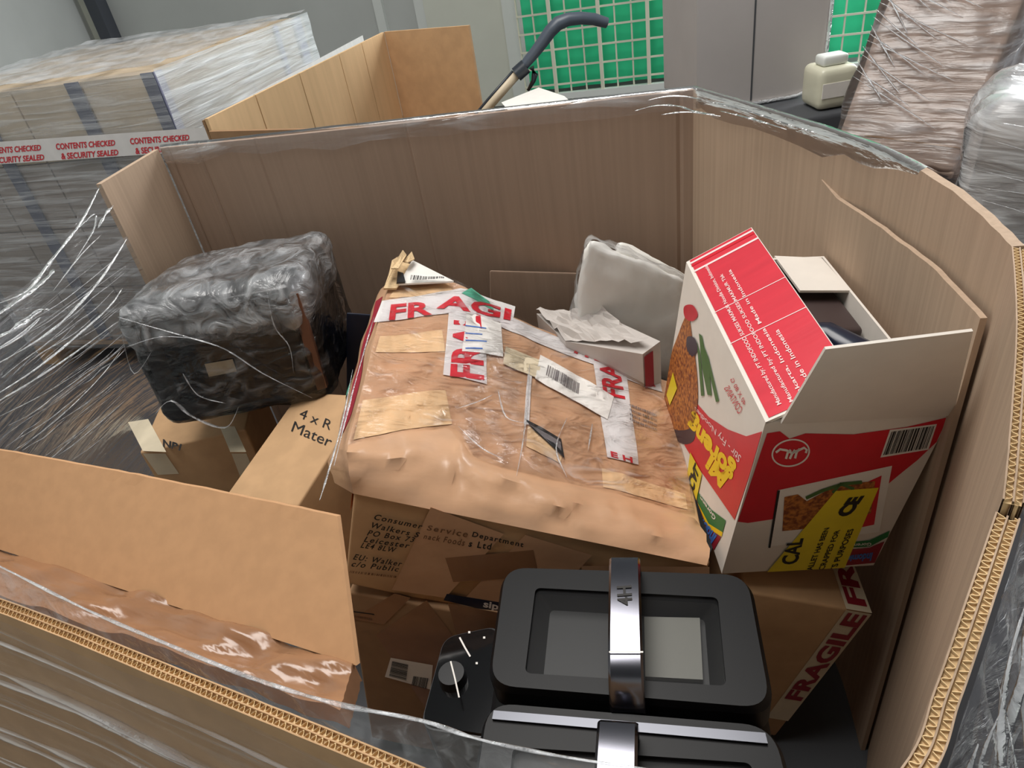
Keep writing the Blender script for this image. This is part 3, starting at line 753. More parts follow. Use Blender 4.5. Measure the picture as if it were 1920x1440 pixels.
st = dquad('barcode_sticker', c_, Cp, [(722, 1268), (808, 1292), (812, 1246), (733, 1232)], 'paper', .0012)
dbars('barcode', c_, Cp, [(730, 1266), (736, 1238), (766, 1245), (762, 1274)], 'black_ink', h=.0018, seed=3)
dbars('sticker_print', c_, Cp, [(772, 1283), (800, 1290), (804, 1270), (776, 1266)], 'black_ink', h=.0018, seed=12)
# ---- middle carton B with the printed address
BF = Fr.rv((-.3168, .7531, .6602), (-.0517, .3458, -.1731)); BD = (.5301, .23, .1953)
b_ = thing('address_carton', 'battered brown carton printed with a black address, brown tape across its face', 'carton', BF.p(.26, .12, 0))
carton_body(BF, BD, 'card_box', b_, amp=.003)
Bp = Pl(*BF.plane(1, -.0035)); 
lines = [('Consumer', 'Service', 'Department', (702, 972), (792, 990)), ('Walkers S', 'nack Foods', 's Ltd', (695, 987), (786, 1006)), ('PO Box 73', '', '', (690, 1002), (777, 1015)), ('Leicester', '', '', (684, 1014), (768, 1026)), ('LE4 8LW', '', '', (678, 1025), (742, 1034)), ('EU: Walker', '', '', (664, 1047), (754, 1060)), ('c/o Public', '', '', (660, 1060), (748, 1070))]
for k, (t, t2, t3, p, q) in enumerate(lines):
    hh = 9
    dtext('address_print', b_, Bp, t, [(p[0]-2, p[1]), (q[0]-2, q[1]), (q[0]+3, q[1]-hh), (p[0]+4, p[1]-hh-1)], 'black_ink', .0022, bold=.02, space=1.25)
    if t2: dtext('address_print', b_, Bp, t2, [(q[0]+8, q[1]+2), (q[0]+84, q[1]+16), (q[0]+88, q[1]+4), (q[0]+12, q[1]-hh+2)], 'faint_ink', .0022, bold=.015, space=1.25)
    if t3: dtext('address_print', b_, Bp, t3, [(q[0]+92, q[1]+17), (q[0]+(188 if k == 0 else 134), q[1]+(37 if k == 0 else 23)), (q[0]+(191 if k == 0 else 137), q[1]+(25 if k == 0 else 11)), (q[0]+96, q[1]+5)], 'black_ink', .0022, bold=.02, space=1.25)
dbars('address_print', b_, Bp, [(656, 1072), (745, 1082), (746, 1078), (658, 1068)], 'faint_ink', h=.0022, seed=31)
dquad('packing_tape', b_, Bp, [(735, 1105), (835, 1120), (945, 1000), (808, 950)], 'packing_tape', .0012)
dquad('packing_tape', b_, Bp, [(865, 1128), (1010, 1150), (1110, 1040), (985, 1002)], 'packing_tape', .0010)
dquad('packing_tape', b_, Bp, [(835, 1045), (850, 1090), (1010, 1080), (1000, 1030)], 'packing_tape_dark', .0014)
dquad('packing_tape', b_, Bp, [(1090, 1060), (1095, 1150), (1330, 1120), (1330, 1062)], 'packing_tape', .0010)
dquad('blue_strip', b_, Bp, [(832, 1124), (935, 1148), (938, 1128), (838, 1112)], 'navy_ink', .0016)
dtext('strip_lettering', b_, Bp, 'sip', [(905, 1140), (934, 1146), (936, 1130), (908, 1124)], 'paper', .0022, bold=.03)
b = B(); b.poly([BF.p(-.0045, .01, BD[2]-.05), BF.p(-.0045, .045, BD[2]-.05), BF.p(-.0045, .045, BD[2]-.01), BF.p(-.0045, .01, BD[2]-.01)]); facing(b).build('orange_patch', 'orange_ink', b_)
# ---- top battered carton A
AF = Fr.rv((-.2855, .8306, .8223), (.1002, .4281, -.1459)); AZ = .08
An = AF.R.col[2].copy(); Ao = AF.p(0, 0, AZ)
def hA(q):
    l = AF.inv(q); x, y = l.x, l.y
    h = .006*noise.noise(V((x*8, y*8, 0))) + .0025*noise.noise(V((x*26, y*18, 3))) + .0010*noise.noise(V((x*70, y*60, 3)))
    h += .012*math.exp(-((x-.14)/.09)**2) - .012*max(0, .03-abs(x-.125))/.03*0
    return h
AP = Pl(Ao, An, hA)
def polyl(P, t):
    L = [0]
    for a, c in zip(P[:-1], P[1:]): L.append(L[-1] + math.hypot(c[0]-a[0], c[1]-a[1]))
    s = t*L[-1]
    for i in range(len(P)-1):
        if s <= L[i+1] + 1e-9:
            k = (s-L[i])/(L[i+1]-L[i]); return (P[i][0]+(P[i+1][0]-P[i][0])*k, P[i][1]+(P[i+1][1]-P[i][1])*k)
    return P[-1]
eF = [(652, 833), (740, 818), (845, 806), (885, 862), (960, 884), (1080, 908), (1200, 938), (1300, 966)]
eB = [(733, 524), (752, 507), (778, 503), (860, 545), (940, 586), (1090, 648), (1250, 717)]
eL = [(652, 833), (684, 710), (708, 610), (733, 524)]
eR = [(1300, 966), (1292, 880), (1275, 800), (1250, 717)]
def coons(u, v):
    f, k, l, r = polyl(eF, u), polyl(eB, u), polyl(eL, v), polyl(eR, v)
    return tuple((1-v)*f[i] + v*k[i] + (1-u)*l[i] + u*r[i] - ((1-u)*(1-v)*eF[0][i] + u*(1-v)*eF[-1][i] + (1-u)*v*eB[0][i] + u*v*eB[-1][i]) for i in (0, 1))
a_ = thing('fragile_carton', 'battered carton covered in brown tape and red-lettered white tape, its corner torn open', 'carton', AF.p(.27, .2, -.02))
nu, nv = 48, 28
top = [[AP.at(*coons(i/nu, j/nv), 0) for i in range(nu+1)] for j in range(nv+1)]
b = B(); b.quadgrid(top)
bord = [top[0][i] for i in range(nu+1)] + [top[j][nu] for j in range(1, nv+1)] + [top[nv][i] for i in range(nu-1, -1, -1)] + [top[j][0] for j in range(nv-1, 0, -1)]
cen = sum(bord, V())/len(bord); rws = [bord]
m = len(bord)
for k in range(1, 8):
    t = k/7; r = []
    for i, q in enumerate(bord):
        tg = (bord[(i+1) % m] - bord[i-1]).normalized(); o = tg.cross(An).normalized()
        if o.dot(q-cen) < 0: o = -o
        bul = .016*math.sin(math.pi*min(1, t*1.0)) + .010*t + .006*noise.noise(V((i*.22, t*4, 0)))
        s_ = q + o*bul - An*(.105*t + .008*noise.noise(V((i*.12, t*2, 5))))
        if i <= nu:
            g = BF.p(BD[0]*min(.995, max(.0, (i/nu)*.99)), -.004, BD[2]-.002)
            s_ = q.lerp(g, t) + (An*.8 + o*.4)*(.020*math.sin(math.pi*t) + (.016*noise.noise(V((i*.16, t*5+i*.08, 2))) + .010*noise.noise(V((i*.5, t*9, 6))))*math.sin(math.pi*t))
        r.append(s_)
    rws.append(r)
b.quadgrid([r + [r[0]] for r in rws], True)
b.build('body', 'packing_tape', a_, smooth=True, sharp=55)
def aq(name, Q, mt, h=.0012, nx=8, ny=8): return dquad(name, a_, AP, Q, mt, h, nx, ny)
def at_(name, body, Q, mt='red_ink', bold=.03): return dtext(name, a_, AP, body, Q, mt, .0036, bold=bold)
# bare board showing between the tapes on the left flank
aq('bare_board', [(662, 828), (845, 803), (832, 742), (680, 752)], 'card_pale')
aq('bare_board', [(703, 664), (832, 668), (826, 628), (712, 632)], 'card_pale')
aq('bare_board', [(728, 560), (850, 560), (838, 540), (738, 546)], 'card_pale')
aq('bare_board', [(1130, 915), (1290, 955), (1285, 925), (1128, 878)], 'card_pale', .0012)
aq('bare_board', [(985, 840), (1050, 870), (1055, 850), (988, 800)], 'card_pale', .0016)
aq('bare_board', [(1010, 645), (1130, 690), (1100, 655), (985, 608)], 'card_box', .0008)
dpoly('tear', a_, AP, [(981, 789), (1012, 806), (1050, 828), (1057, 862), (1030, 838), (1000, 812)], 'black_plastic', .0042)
dpoly('tear_paper', a_, AP, [(990, 800), (1030, 822), (1049, 834), (1051, 852), (1026, 833)], 'grey_ink', .0046)
# white tapes with red lettering
aq('fragile_tape', [(700, 606), (850, 600), (905, 606), (900, 562), (830, 548), (716, 568)], 'tape_white', .0018) if False else None
aq('fragile_tape', [(700, 606), (860, 596), (860, 552), (716, 566)], 'tape_white', .0020)
aq('fragile_tape', [(860, 598), (960, 612), (965, 578), (860, 552)], 'tape_white', .0021)
at_('tape_lettering', 'FR', [(728, 604), (808, 600), (806, 572), (732, 576)])
at_('tape_lettering', 'AGI', [(815, 588), (955, 606), (958, 584), (822, 562)])
aq('fragile_tape', [(828, 712), (910, 728), (905, 592), (840, 580)], 'tape_white', .0024)
at_('tape_lettering', 'FRAL', [(905, 722), (898, 600), (848, 596), (840, 716)])
aq('paper_label', [(862, 672), (940, 678), (938, 612), (872, 596)], 'paper', .0040)
for k in range(4): aq('label_scribble', [(868, 668-14*k), (900+8*(k % 2), 669-14*k), (900+8*(k % 2), 667-14*k), (868, 666-14*k)], 'blue_ink', .0048, 2, 1)
aq('fragile_tape', [(940, 606), (1085, 668), (1236, 732), (1238, 712)] if False else [(935, 616), (1240, 738), (1236, 712), (940, 590)], 'tape_white', .0018, 14, 3)
at_('tape_lettering', 'FRAGILE', [(1075, 664), (1228, 728), (1226, 714), (1078, 650)])
aq('fragile_tape', [(1138, 858), (1197, 872), (1172, 690), (1108, 668)], 'tape_white', .0024, 6, 14)
at_('tape_lettering', 'FRA', [(1172, 750), (1158, 688), (1120, 684), (1130, 742)])
at_('tape_lettering', 'E H', [(1145, 858), (1186, 870), (1184, 860), (1143, 848)])
aq('barcode_label', [(1002, 712), (1138, 788), (1150, 746), (1012, 668)], 'paper', .0042, 6, 4)
dbars('barcode', a_, AP, [(1026, 688), (1086, 722), (1084, 742), (1022, 706)], 'grey_ink', h=.0056, seed=5)
aq('masking_tape', [(940, 690), (1008, 712), (1014, 678), (945, 658)], 'masking_tape', .0040)
for k in range(4): dbars('small_print', a_, AP, [(1180, 762+9*k), (1230, 784+9*k), (1230, 780+9*k), (1180, 758+9*k)], 'grey_ink', h=.003, seed=20+k)
aq('teal_patch', [(862, 562), (925, 590), (915, 572), (880, 552)], 'teal_ink', .0030, 3, 3)
aq('tape_highlight', [(980, 800), (990, 800), (998, 680), (990, 680)], 'tape_white', .0036, 2, 8)  # white strip painting the highlight that runs down the tape
# torn corner
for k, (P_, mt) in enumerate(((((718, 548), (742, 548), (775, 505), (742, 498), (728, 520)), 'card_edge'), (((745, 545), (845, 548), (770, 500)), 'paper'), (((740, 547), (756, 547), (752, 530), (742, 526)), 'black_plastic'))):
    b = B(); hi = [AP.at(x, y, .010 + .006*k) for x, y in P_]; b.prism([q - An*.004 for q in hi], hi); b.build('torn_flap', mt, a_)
dbars('torn_print', a_, AP, [(764, 546), (826, 548), (826, 545), (766, 537)], 'black_ink', h=.024, seed=4)
for k, P_ in enumerate((((722, 545), (736, 520), (742, 500), (730, 512)), ((752, 512), (766, 498), (772, 508), (758, 520)), ((728, 530), (748, 502), (756, 506), (740, 535)))):
    b = B(); hi = [AP.at(x, y, .022 + .006*k + .006*(i % 2)) for i, (x, y) in enumerate(P_)]; b.prism([q - An*.003 for q in hi], hi); b.build('torn_flap', 'card_edge', a_)
# coloured print on the left flank
i_l = 2*nu + nv
for k0, k1, a0, a1, mt in ((1, 2, 2, nv-2, 'red_ink_dull'), (3, 5, 12, 17, 'teal_ink'), (5, 6, 4, nv-6, 'red_ink_dull')):
    b = B(); b.quadgrid([[rws[k][i_l+i] + (rws[k][i_l+i]-cen).normalized()*.0015 for i in range(a0, a1)] for k in range(k0, k1+1)]); facing(b).build('side_print', mt, a_)
# clear film over the parcel
ft = [[AP.at(*coons(i/nu, j/nv), .006 + .005*noise.noise(V((i*.35, j*.5, 9)))) for i in range(nu+1)] for j in range(nv+1)]
b = B(); b.quadgrid(ft); b.build('clear_film', 'film_parcel', a_, smooth=True)
for k, P_ in enumerate((((990, 690), (986, 760), (978, 830), (965, 900)), ((855, 812), (900, 850), (945, 870)), ((930, 740), (945, 790), (985, 800)), ((1060, 790), (1040, 845), (1060, 900)), ((850, 780), (890, 765), (920, 750)), ((1108, 800), (1100, 850)), ((660, 700), (640, 800), (612, 900), (598, 945)), ((700, 600), (660, 740), (625, 880)))):
    foldline(a_, [AP.at(x, y, .007) for x, y in P_], .0022, .35, 'film_soft', seed=k)
# ---- left: black appliance bagged in film
KF = Fr.rv((-.7101, 1.2104, .711), (-.1361, -.0226, -.0199)); KD = (.3378, .3311, .2523)
k_ = thing('wrapped_oven', 'black oven-like appliance bagged in clear stretch film', 'appliance', KF.p(.17, .16, 0))
b = B(); b.rbox(KF, 0, 0, 0, *KD, r=.035, n=6); b.build('body', 'oven_black', k_, smooth=True)
Kp = Pl(*KF.plane(1, -.002))
def kl(x, y): q = KF.inv(ppl(x, y, *KF.plane(1, 0))); return (q.x, q.z)
rp = rquad([kl(318, 785), kl(590, 722), kl(535, 545), kl(262, 612)], .02, 5)
b = B(); b.prism([KF.p(q.x, .0, q.y) for q in rp], [KF.p(q.x, -.010, q.y) for q in rp]); b.build('door', 'black_plastic', k_)
rp2 = rquad([kl(345, 755), kl(560, 705), kl(520, 580), kl(305, 630)], .015, 5)
b = B(); b.prism([KF.p(q.x, -.008, q.y) for q in rp2], [KF.p(q.x, -.0125, q.y) for q in rp2]); b.build('door_glass', 'black_gloss', k_)
b = B(); P_ = [kl(598, 726), kl(616, 720), kl(562, 545), kl(545, 548)]; b.prism([KF.p(x, 0, z) for x, z in P_], [KF.p(x, -.016, z) for x, z in P_]); b.build('trim_strip', 'brown_trim', k_)
dquad('label', k_, Kp, [(396, 701), (448, 691), (440, 668), (388, 677)], 'masking_tape', .014)
b = B(); b.rbox(KF, -.012, -.022, -.004, KD[0]+.014, KD[1]+.01, KD[2]-.03, r=.04, n=16, amp=.008, sc=11, seed=2, amp2=.004); b.build('film_bag', 'film_bag', k_, smooth=True)
b = B(); b.rbox(KF, -.014, -.02, KD[2]-.10, KD[0]+.02, KD[1]+.012, KD[2]+.02, r=.04, n=16, amp=.012, sc=11, seed=5, amp2=.005); b.build('film_hood', 'film_bag_top', k_, smooth=True)
for P_, wd in ((((232, 585), (300, 605), (360, 622), (430, 645), (500, 690), (590, 735)), .004), (((250, 640), (310, 622), (375, 625)), .003), (((505, 525), (520, 600), (548, 640), (556, 690)), .0025), (((300, 765), (330, 740), (370, 770), (430, 790), (455, 750)), .006), (((352, 690), (380, 730), (430, 745)), .003), (((240, 620), (262, 690), (300, 640)), .002)):
    foldline(k_, [Kp.at(x, y, .026) for x, y in P_], wd*.9, .3, 'film_soft')
# ---- small carton below it
n0 = pz(262, 850, .625); NF = Fr.yaw((n0.x, n0.y, Z0+.002), 4)
n_ = thing('taped_carton', 'brown carton with cream masking tape under the bagged black appliance', 'carton', NF.p(.1, .1, 0))
NH = .625 - Z0
carton_body(NF, (.235, .21, NH), 'card_box', n_)
Nt = Pl(*NF.plane(2, NH)); Nf = Pl(*NF.plane(1, 0))
dquad('masking_tape', n_, Nt, [(268, 846), (312, 848), (278, 786), (240, 792)], 'masking_tape')
dquad('masking_tape', n_, Nf, [(296, 890), (336, 888), (310, 850), (268, 850)], 'masking_tape')
dquad('masking_tape', n_, Nt, [(432, 848), (462, 848), (440, 800), (412, 800)], 'masking_tape')
dquad('masking_tape', n_, Nf, [(450, 892), (480, 892), (462, 850), (434, 850)], 'masking_tape')
dtext('print', n_, Nt, 'NP1', [(306, 838), (338, 846), (342, 834), (306, 824)], 'black_ink', bold=.03)
# ---- carton with the printed quantity
QF = Fr.rv((-.517, 1.0414, .4398), (.1819, -.1757, -.5151)); QD = (.185, .2625, .2358)
QF2 = Fr(QF.p(0, 0, -.20), QF.R)
q_ = thing('printed_carton', 'plain buff carton lettered 4 x, wedged between bagged appliance and parcel stack', 'carton', QF2.p(.09, .13, 0))
carton_body(QF2, (QD[0], QD[1], QD[2]+.20), 'card_box', q_)
Qp = Pl(*QF.plane(2, QD[2]))
dtext('print', q_, Qp, '4 x R', [(560, 783), (619, 807), (625, 790), (567, 766)], 'black_ink', .001)
dtext('print', q_, Qp, 'Mater', [(546, 809), (618, 839), (626, 821), (553, 790)], 'black_ink', .001)
# ---- noodle carton
RF = Fr.rv((.2567, .6582, .6458), (.086, .1202, -.0553)); RD = (.2284, .3883, .3035)
r_ = thing('noodle_carton', 'opened red and white noodle carton with a raised white flap and yellow tape', 'carton', RF.p(.11, .19, 0))
W_, D_, H_ = RD; th = .004
for nm, bx in (('front_wall', (0, 0, 0, W_, th, H_)), ('left_wall', (0, th, 0, th, D_, H_)), ('back_wall', (th, D_-th, 0, W_, D_, H_)), ('right_wall', (W_-th, th, 0, W_, D_-th, H_)), ('bottom', (th, th, 0, W_-th, D_-th, th))):
    b = B(); b.box(RF, *bx); b.build(nm, 'white_card', r_)
def hinge(a, dir0, dir1, Ln, target, dirl, wd):
    """angle that brings the free edge nearest to the pixel target"""
    best = None
    for k in range(0, 181):
        t = math.radians(k); d = dir0*math.cos(t) + dir1*math.sin(t); q = proj(a + dirl*wd*.5 + d*Ln); e = math.hypot(q[0]-target[0], q[1]-target[1])
        if best is None or e < best[0]: best = (e, d)
    return best[1]
def flap_at(Q, a, dirl, d, h0, Ln):
    """free corner of a flap on its plane under a pixel"""
    return ppl(Q[0], Q[1], a, dirl.cross(d).normalized())
X_, Y_, Z_ = (RF.R.col[i].copy() for i in range(3))
hl = RF.p(0, 0, H_)
d = hinge(hl, X_, Z_, .112, (1500, 545), Y_, D_)
fl = [hl, hl + Y_*D_, hl + Y_*D_ + d*.112, hl + d*.112]; fn = d.cross(Y_).normalized()
if fn.z < 0: fn = -fn
b = B(); b.hexa([q - fn*th for q in fl] + [q for q in fl]); lf = b.build('closed_flap', 'white_card', r_)
Lfp = Pl(fl[0], fn); 
def flq(s0, s1, t0, t1, h): return [fl[0] + Y_*(D_*s) + d*(.112*t) + fn*h for s, t in ((s0, t0), (s1, t0), (s1, t1), (s0, t1))]
b = B(); b.poly(flq(.01, .995, .05, .99, .0008)); facing(b).build('red_print', 'red_flap', lf)
for s in (.90, .945, .965, .60, .40): b = B(); b.poly(flq(s, s+(.012 if s > .8 else .004), .04, .99, .0014)); facing(b).build('tape_gleam', 'pink_ink' if s != .945 else 'red_card', lf)
def flt(body, s0, s1, t0, t1):
    vs, fs = textmesh(body, .01); b = B(); b.v = [fl[0] + Y_*(D_*(s0+(s1-s0)*u)) + d*(.112*(t0+(t1-t0)*v)) + fn*.0018 for u, v in vs]; b.f = list(fs); facing(b).build('print', 'pink_ink', lf)
flt('Manufactured by: PT INDOFOOD SUKSES MAKMUR Noodle Division, Indonesia', .04, .90, .25, .185)
flt('Manufactured by: PT INDOFOOD SUKSES MAKMUR Tbk', .03, .80, .37, .31)
flt('Jakarta, Indonesia  Made in Indonesia', .03, .80, .49, .43)
flt('Made in Indonesia', .05, .36, .60, .545)
# raised front flap
hf = RF.p(.018, 0, H_); d2 = (Z_*.96 - Y_*.28).normalized()
ff = [hf, RF.p(W_, 0, H_), flap_at((1822, 616), hf, X_, d2, 0, 0), flap_at((1546, 650), hf, X_, d2, 0, 0)]; n2 = d2.cross(X_).normalized()
b = B(); b.hexa([q - n2*.0035 for q in ff] + ff); b.build('raised_flap', 'white_card', r_)
tpl = RF.plane(2, H_)
fk = [ppl(x, y, *tpl) for x, y in ((1452, 480), (1540, 484), (1594, 545), (1500, 545))]
b = B(); b.hexa([q - Z_*.0035 for q in fk] + [q + Z_*.0005 for q in fk]); b.build('rear_flap', 'white_card', r_)
class Clamped(Pl):
    def __init__(s, fr, axis, val, lim):
        Pl.__init__(s, *fr.plane(axis, val)); s.fr = fr; s.lim = lim
    def at(s, x, y, h=.0008):
        q = s.fr.inv(ppl(x, y, s.p0, s.n))
        for i, (a, c) in s.lim.items(): q[i] = min(max(q[i], a), c)
        return s.fr.p(*q) + s.n*h
Rl = Clamped(RF, 0, 0, {1: (.001, D_-.001), 2: (.001, H_-.001)})
Rf = Clamped(RF, 1, 0, {0: (.001, W_-.001), 2: (.001, H_-.001)})
dpoly('red_print', r_, Rl, [(1300, 748), (1330, 782), (1365, 805), (1400, 818), (1436, 822), (1410, 905), (1378, 975), (1340, 920), (1300, 862), (1284, 835), (1288, 780)], 'red_card', .0006)
dblob('bowl_print', r_, Rl, [(1255, 795), (1275, 830), (1300, 828), (1306, 800), (1300, 770), (1250, 770)], 'bowl', .0010)
dblob('noodle_print', r_, Rl, [(1290, 590), (1300, 640), (1308, 700), (1309, 760), (1298, 800), (1270, 806), (1254, 790), (1246, 740), (1250, 690), (1268, 640)], 'noodles', .0012)
dblob('chilli_print', r_, Rl, [(1284, 575), (1300, 572), (1310, 590), (1300, 602), (1286, 596)], 'red_ink', .0014)
dblob('shallot_print', r_, Rl, [(1290, 632), (1304, 634), (1310, 655), (1300, 668), (1290, 655)], 'bowl', .0016)
for P_ in ([(1312, 625), (1318, 630), (1332, 700), (1336, 742), (1328, 740), (1318, 690)], [(1308, 640), (1314, 660), (1322, 742), (1316, 742)], [(1318, 640), (1330, 670), (1350, 752), (1344, 754)]): dpoly('spring_onion_print', r_, Rl, P_, 'leaf_ink', .0014)
dtext('print', r_, Rl, 'CONTAINS', [(1386, 778), (1358, 728), (1368, 722), (1394, 766)], 'red_ink', .001)
dtext('print', r_, Rl, '40 X 80 G', [(1396, 762), (1370, 712), (1376, 708), (1400, 754)], 'red_ink', .001)
dtext('lettering', r_, Rl, 'Stir - Fry Noodles', [(1392, 848), (1304, 762), (1309, 778), (1386, 868)][:0] or [(1394, 852), (1303, 758), (1306, 772), (1386, 868)], 'pink_ink', .0012, bold=.01)
dtext('lettering', r_, Rl, 'goreng', [(1384, 868), (1300, 766), (1290, 796), (1374, 906)], 'yellow_ink', .0012, bold=.05)
dtext('lettering', r_, Rl, 'Mi', [(1372, 890), (1334, 852), (1322, 876), (1352, 916)], 'yellow_ink', .0014, bold=.05)
dpoly('green_band', r_, Rl, [(1308, 920), (1334, 955), (1362, 976), (1356, 998), (1330, 982), (1308, 945)], 'green_ink', .0008)
dpoly('yellow_band', r_, Rl, [(1308, 945), (1330, 982), (1356, 998), (1354, 1006), (1328, 990), (1308, 955)], 'yellow_ink', .0009)
dpoly('red_block', r_, Rl, [(1300, 945), (1328, 990), (1353, 1007), (1334, 1050), (1318, 1005)], 'red_ink_dull', .0008)
dtext('lettering', r_, Rl, 'Goreng', [(1346, 968), (1312, 924), (1316, 938), (1340, 976)], 'paper', .0014, bold=.02)
dtext('lettering', r_, Rl, 'Indomie', [(1346, 1004), (1304, 952), (1302, 966), (1334, 1024)], 'blue_ink', .0014, bold=.04)
dquad('warning_tape', r_, Rl, [(1296, 848), (1318, 888), (1306, 945), (1286, 910)], 'yellow_tape', .0018)
dtext('tape_lettering', r_, Rl, 'CAL', [(1292, 900), (1306, 866), (1314, 884), (1302, 926)], 'black_ink', .0024, bold=.04)
dquad('warning_tape', r_, Rl, [(1252, 740), (1258, 760), (1272, 728), (1264, 698)], 'yellow_tape', .0024)
# front face
dpoly('red_print', r_, Rf, [(1438, 812), (1462, 808), (1480, 822), (1510, 812), (1600, 814), (1700, 800), (1776, 782), (1758, 828), (1720, 862), (1690, 886), (1666, 906), (1640, 925), (1540, 962), (1455, 972), (1402, 980), (1376, 978)], 'red_card', .0006)
ci = []; co = []
for i in range(40):
    t = 2*math.pi*i/40; ex, ey = math.cos(t), math.sin(t)
    co.append(Rf.at(1482+36*ex+2*ey, 848+26*ey-5*ex, .0012)); ci.append(Rf.at(1482+33*ex+2*ey, 848+23*ey-5*ex, .0012))
b = B(); b.ring(co, ci); facing(b).build('halal_mark_ring', 'paper', r_)
def stroke(name, parent, pl, P_, wd, mt, h=.0014):
    b = B(); n = len(P_); A1 = []; A2 = []
    for i in range(n):
        dx = P_[min(i+1, n-1)][0]-P_[max(i-1, 0)][0]; dy = P_[min(i+1, n-1)][1]-P_[max(i-1, 0)][1]; l = math.hypot(dx, dy) or 1
        A1.append(pl.at(P_[i][0]-dy/l*wd, P_[i][1]+dx/l*wd, h)); A2.append(pl.at(P_[i][0]+dy/l*wd, P_[i][1]-dx/l*wd, h))
    b.quadgrid([A1, A2]); return facing(b).build(name, mt, parent)
for P_ in (((1454, 847), (1462, 841), (1474, 843), (1484, 848)), ((1473, 859), (1476, 848), (1482, 842)), ((1480, 859), (1484, 850), (1490, 842)), ((1490, 858), (1493, 846), (1499, 840)), ((1484, 848), (1496, 843), (1507, 838), (1512, 842), (1510, 848))):
    stroke('halal_mark', r_, Rf, P_, 2.2, 'paper')
dquad('barcode_label', r_, Rf, [(1650, 857), (1740, 842), (1756, 794), (1668, 805)], 'paper', .0010)
dbars('barcode', r_, Rf, [(1655, 852), (1736, 839), (1751, 797), (1671, 808)], 'black_ink', h=.0016, seed=8)
pk = dquad('packet_print', r_, Rf, [(1440, 1024), (1648, 996), (1672, 872), (1458, 918)], 'paper', .0012)
dpoly('noodle_print', r_, Rf, [(1466, 994), (1470, 930), (1495, 925), (1512, 938), (1545, 920), (1590, 905), (1640, 900), (1632, 960), (1560, 985)], 'noodles', .0018)
dpoly('packet_corner', r_, Rf, [(1612, 908), (1652, 890), (1638, 982), (1600, 990)], 'red_card', .0016)
for P_ in (((1510, 932), (1540, 918), (1580, 905), (1615, 902)), ((1560, 922), (1575, 905), (1600, 915))): stroke('leaf_print', r_, Rf, P_, 3, 'leaf_ink', .0022)
dpoly('packet_shadow_line', r_, Rf, [(1440, 1026), (1444, 1026), (1462, 918), (1457, 918)], 'black_ink', .0014)
dquad('warning_tape', r_, Rf, [(1434, 1080), (1578, 1072), (1646, 912), (1566, 918)], 'yellow_tape', .0024)
dtext('tape_lettering', r_, Rf, 'CAL', [(1500, 1058), (1502, 1006), (1464, 1012), (1462, 1060)][::1], 'black_ink', .003, bold=.03) if False else dtext('tape_lettering', r_, Rf, 'CAL', [(1494, 1054), (1506, 1006), (1476, 1008), (1462, 1056)], 'black_ink', .003, bold=.03)
dtext('tape_lettering', r_, Rf, 'PALLET HAS BEEN', [(1520, 1070), (1554, 986), (1544, 988), (1508, 1072)], 'black_ink', .003, bold=.02)
dtext('tape_lettering', r_, Rf, 'SCRAPPED FOR', [(1542, 1070), (1574, 990), (1564, 992), (1530, 1072)], 'black_ink', .003, bold=.02)
dtext('tape_lettering', r_, Rf, 'ITS PURPOSES', [(1564, 1070), (1600, 988), (1588, 990), (1552, 1072)], 'black_ink', .003, bold=.02)
dtext('tape_lettering', r_, Rf, 'CE', [(1592, 966), (1620, 926), (1590, 930), (1564, 964)], 'black_ink', .003, bold=.06)
dpoly('green_band', r_, Rf, [(1592, 1016), (1630, 1012), (1668, 994), (1664, 1006), (1630, 1024), (1588, 1026)], 'green_ink', .0010)
dpoly('red_block', r_, Rf, [(1586, 1030), (1630, 1026), (1658, 1014), (1646, 1054), (1578, 1060)], 'red_ink_dull', .0010)
dtext('lettering', r_, Rf, 'Indomie', [(1636, 1034), (1588, 1040), (1585, 1052), (1632, 1050)], 'blue_ink', .0016, bold=.04)
dtext('lettering', r_, Rf, 'Goreng', [(1634, 1014), (1596, 1016), (1594, 1024), (1632, 1022)], 'paper', .0016, bold=.02)
# appliance inside the noodle carton
pn = thing('grill_pan', 'silver pan with a dark blue handle inside the opened noodle carton', 'pan', RF.p(.15, .2, th))
b = B(); b.rbox(RF, .04, .02, .01, W_-.010, .20, .268, r=.02, n=4); b.build('body', 'silver', pn, smooth=True)
b = B(); b.rbox(RF, .04, .205, .01, W_-.008, .36, .285, r=.008, n=3); b.build('rear_panel', 'brown_dark', pn, smooth=True)
b = B(); b.tube([RF.p(W_-.055, .03, .268), RF.p(W_-.04, .09, .280), RF.p(W_-.04, .15, .285), RF.p(W_-.065, .205, .285), RF.p(W_-.12, .215, .285)], [.016, .026, .026, .018, .012], 10, .7); b.build('handle', 'navy', pn, smooth=True)
# ---- FRAGILE carton under the noodle carton
GFm = Fr.rv((.282, .6547, .4715), (.0484, .2877, -.1952))
gx, gz = .1362, .13
GB = Fr(GFm.p(gx-.165, 0, -.26), GFm.R); GW = .03
g_ = thing('corner_carton', 'plain brown carton edged with red FRAGILE tape under the noodle carton', 'carton', GB.p(.1, .05, 0))
carton_body(GB, (.165+GW, .16, gz+.26), 'card_box', g_)
gx += GW
Gs = Clamped(GFm, 0, gx, {1: (.0, .158), 2: (-.2, gz-.001)}); Gf = Clamped(GFm, 1, 0, {0: (-.02, gx-.001), 2: (-.2, gz-.001)}); Gt = Clamped(GFm, 2, gz, {0: (-.02, gx-.001), 1: (.001, .158)})
b = B(); b.poly([GFm.p(gx-.040, -.0008, gz-.001), GFm.p(gx-.0005, -.0008, gz-.001), GFm.p(gx-.0005, -.0008, -.2), GFm.p(gx-.040, -.0008, -.2)]); facing(b).build('fragile_tape', 'masking_tape', g_)
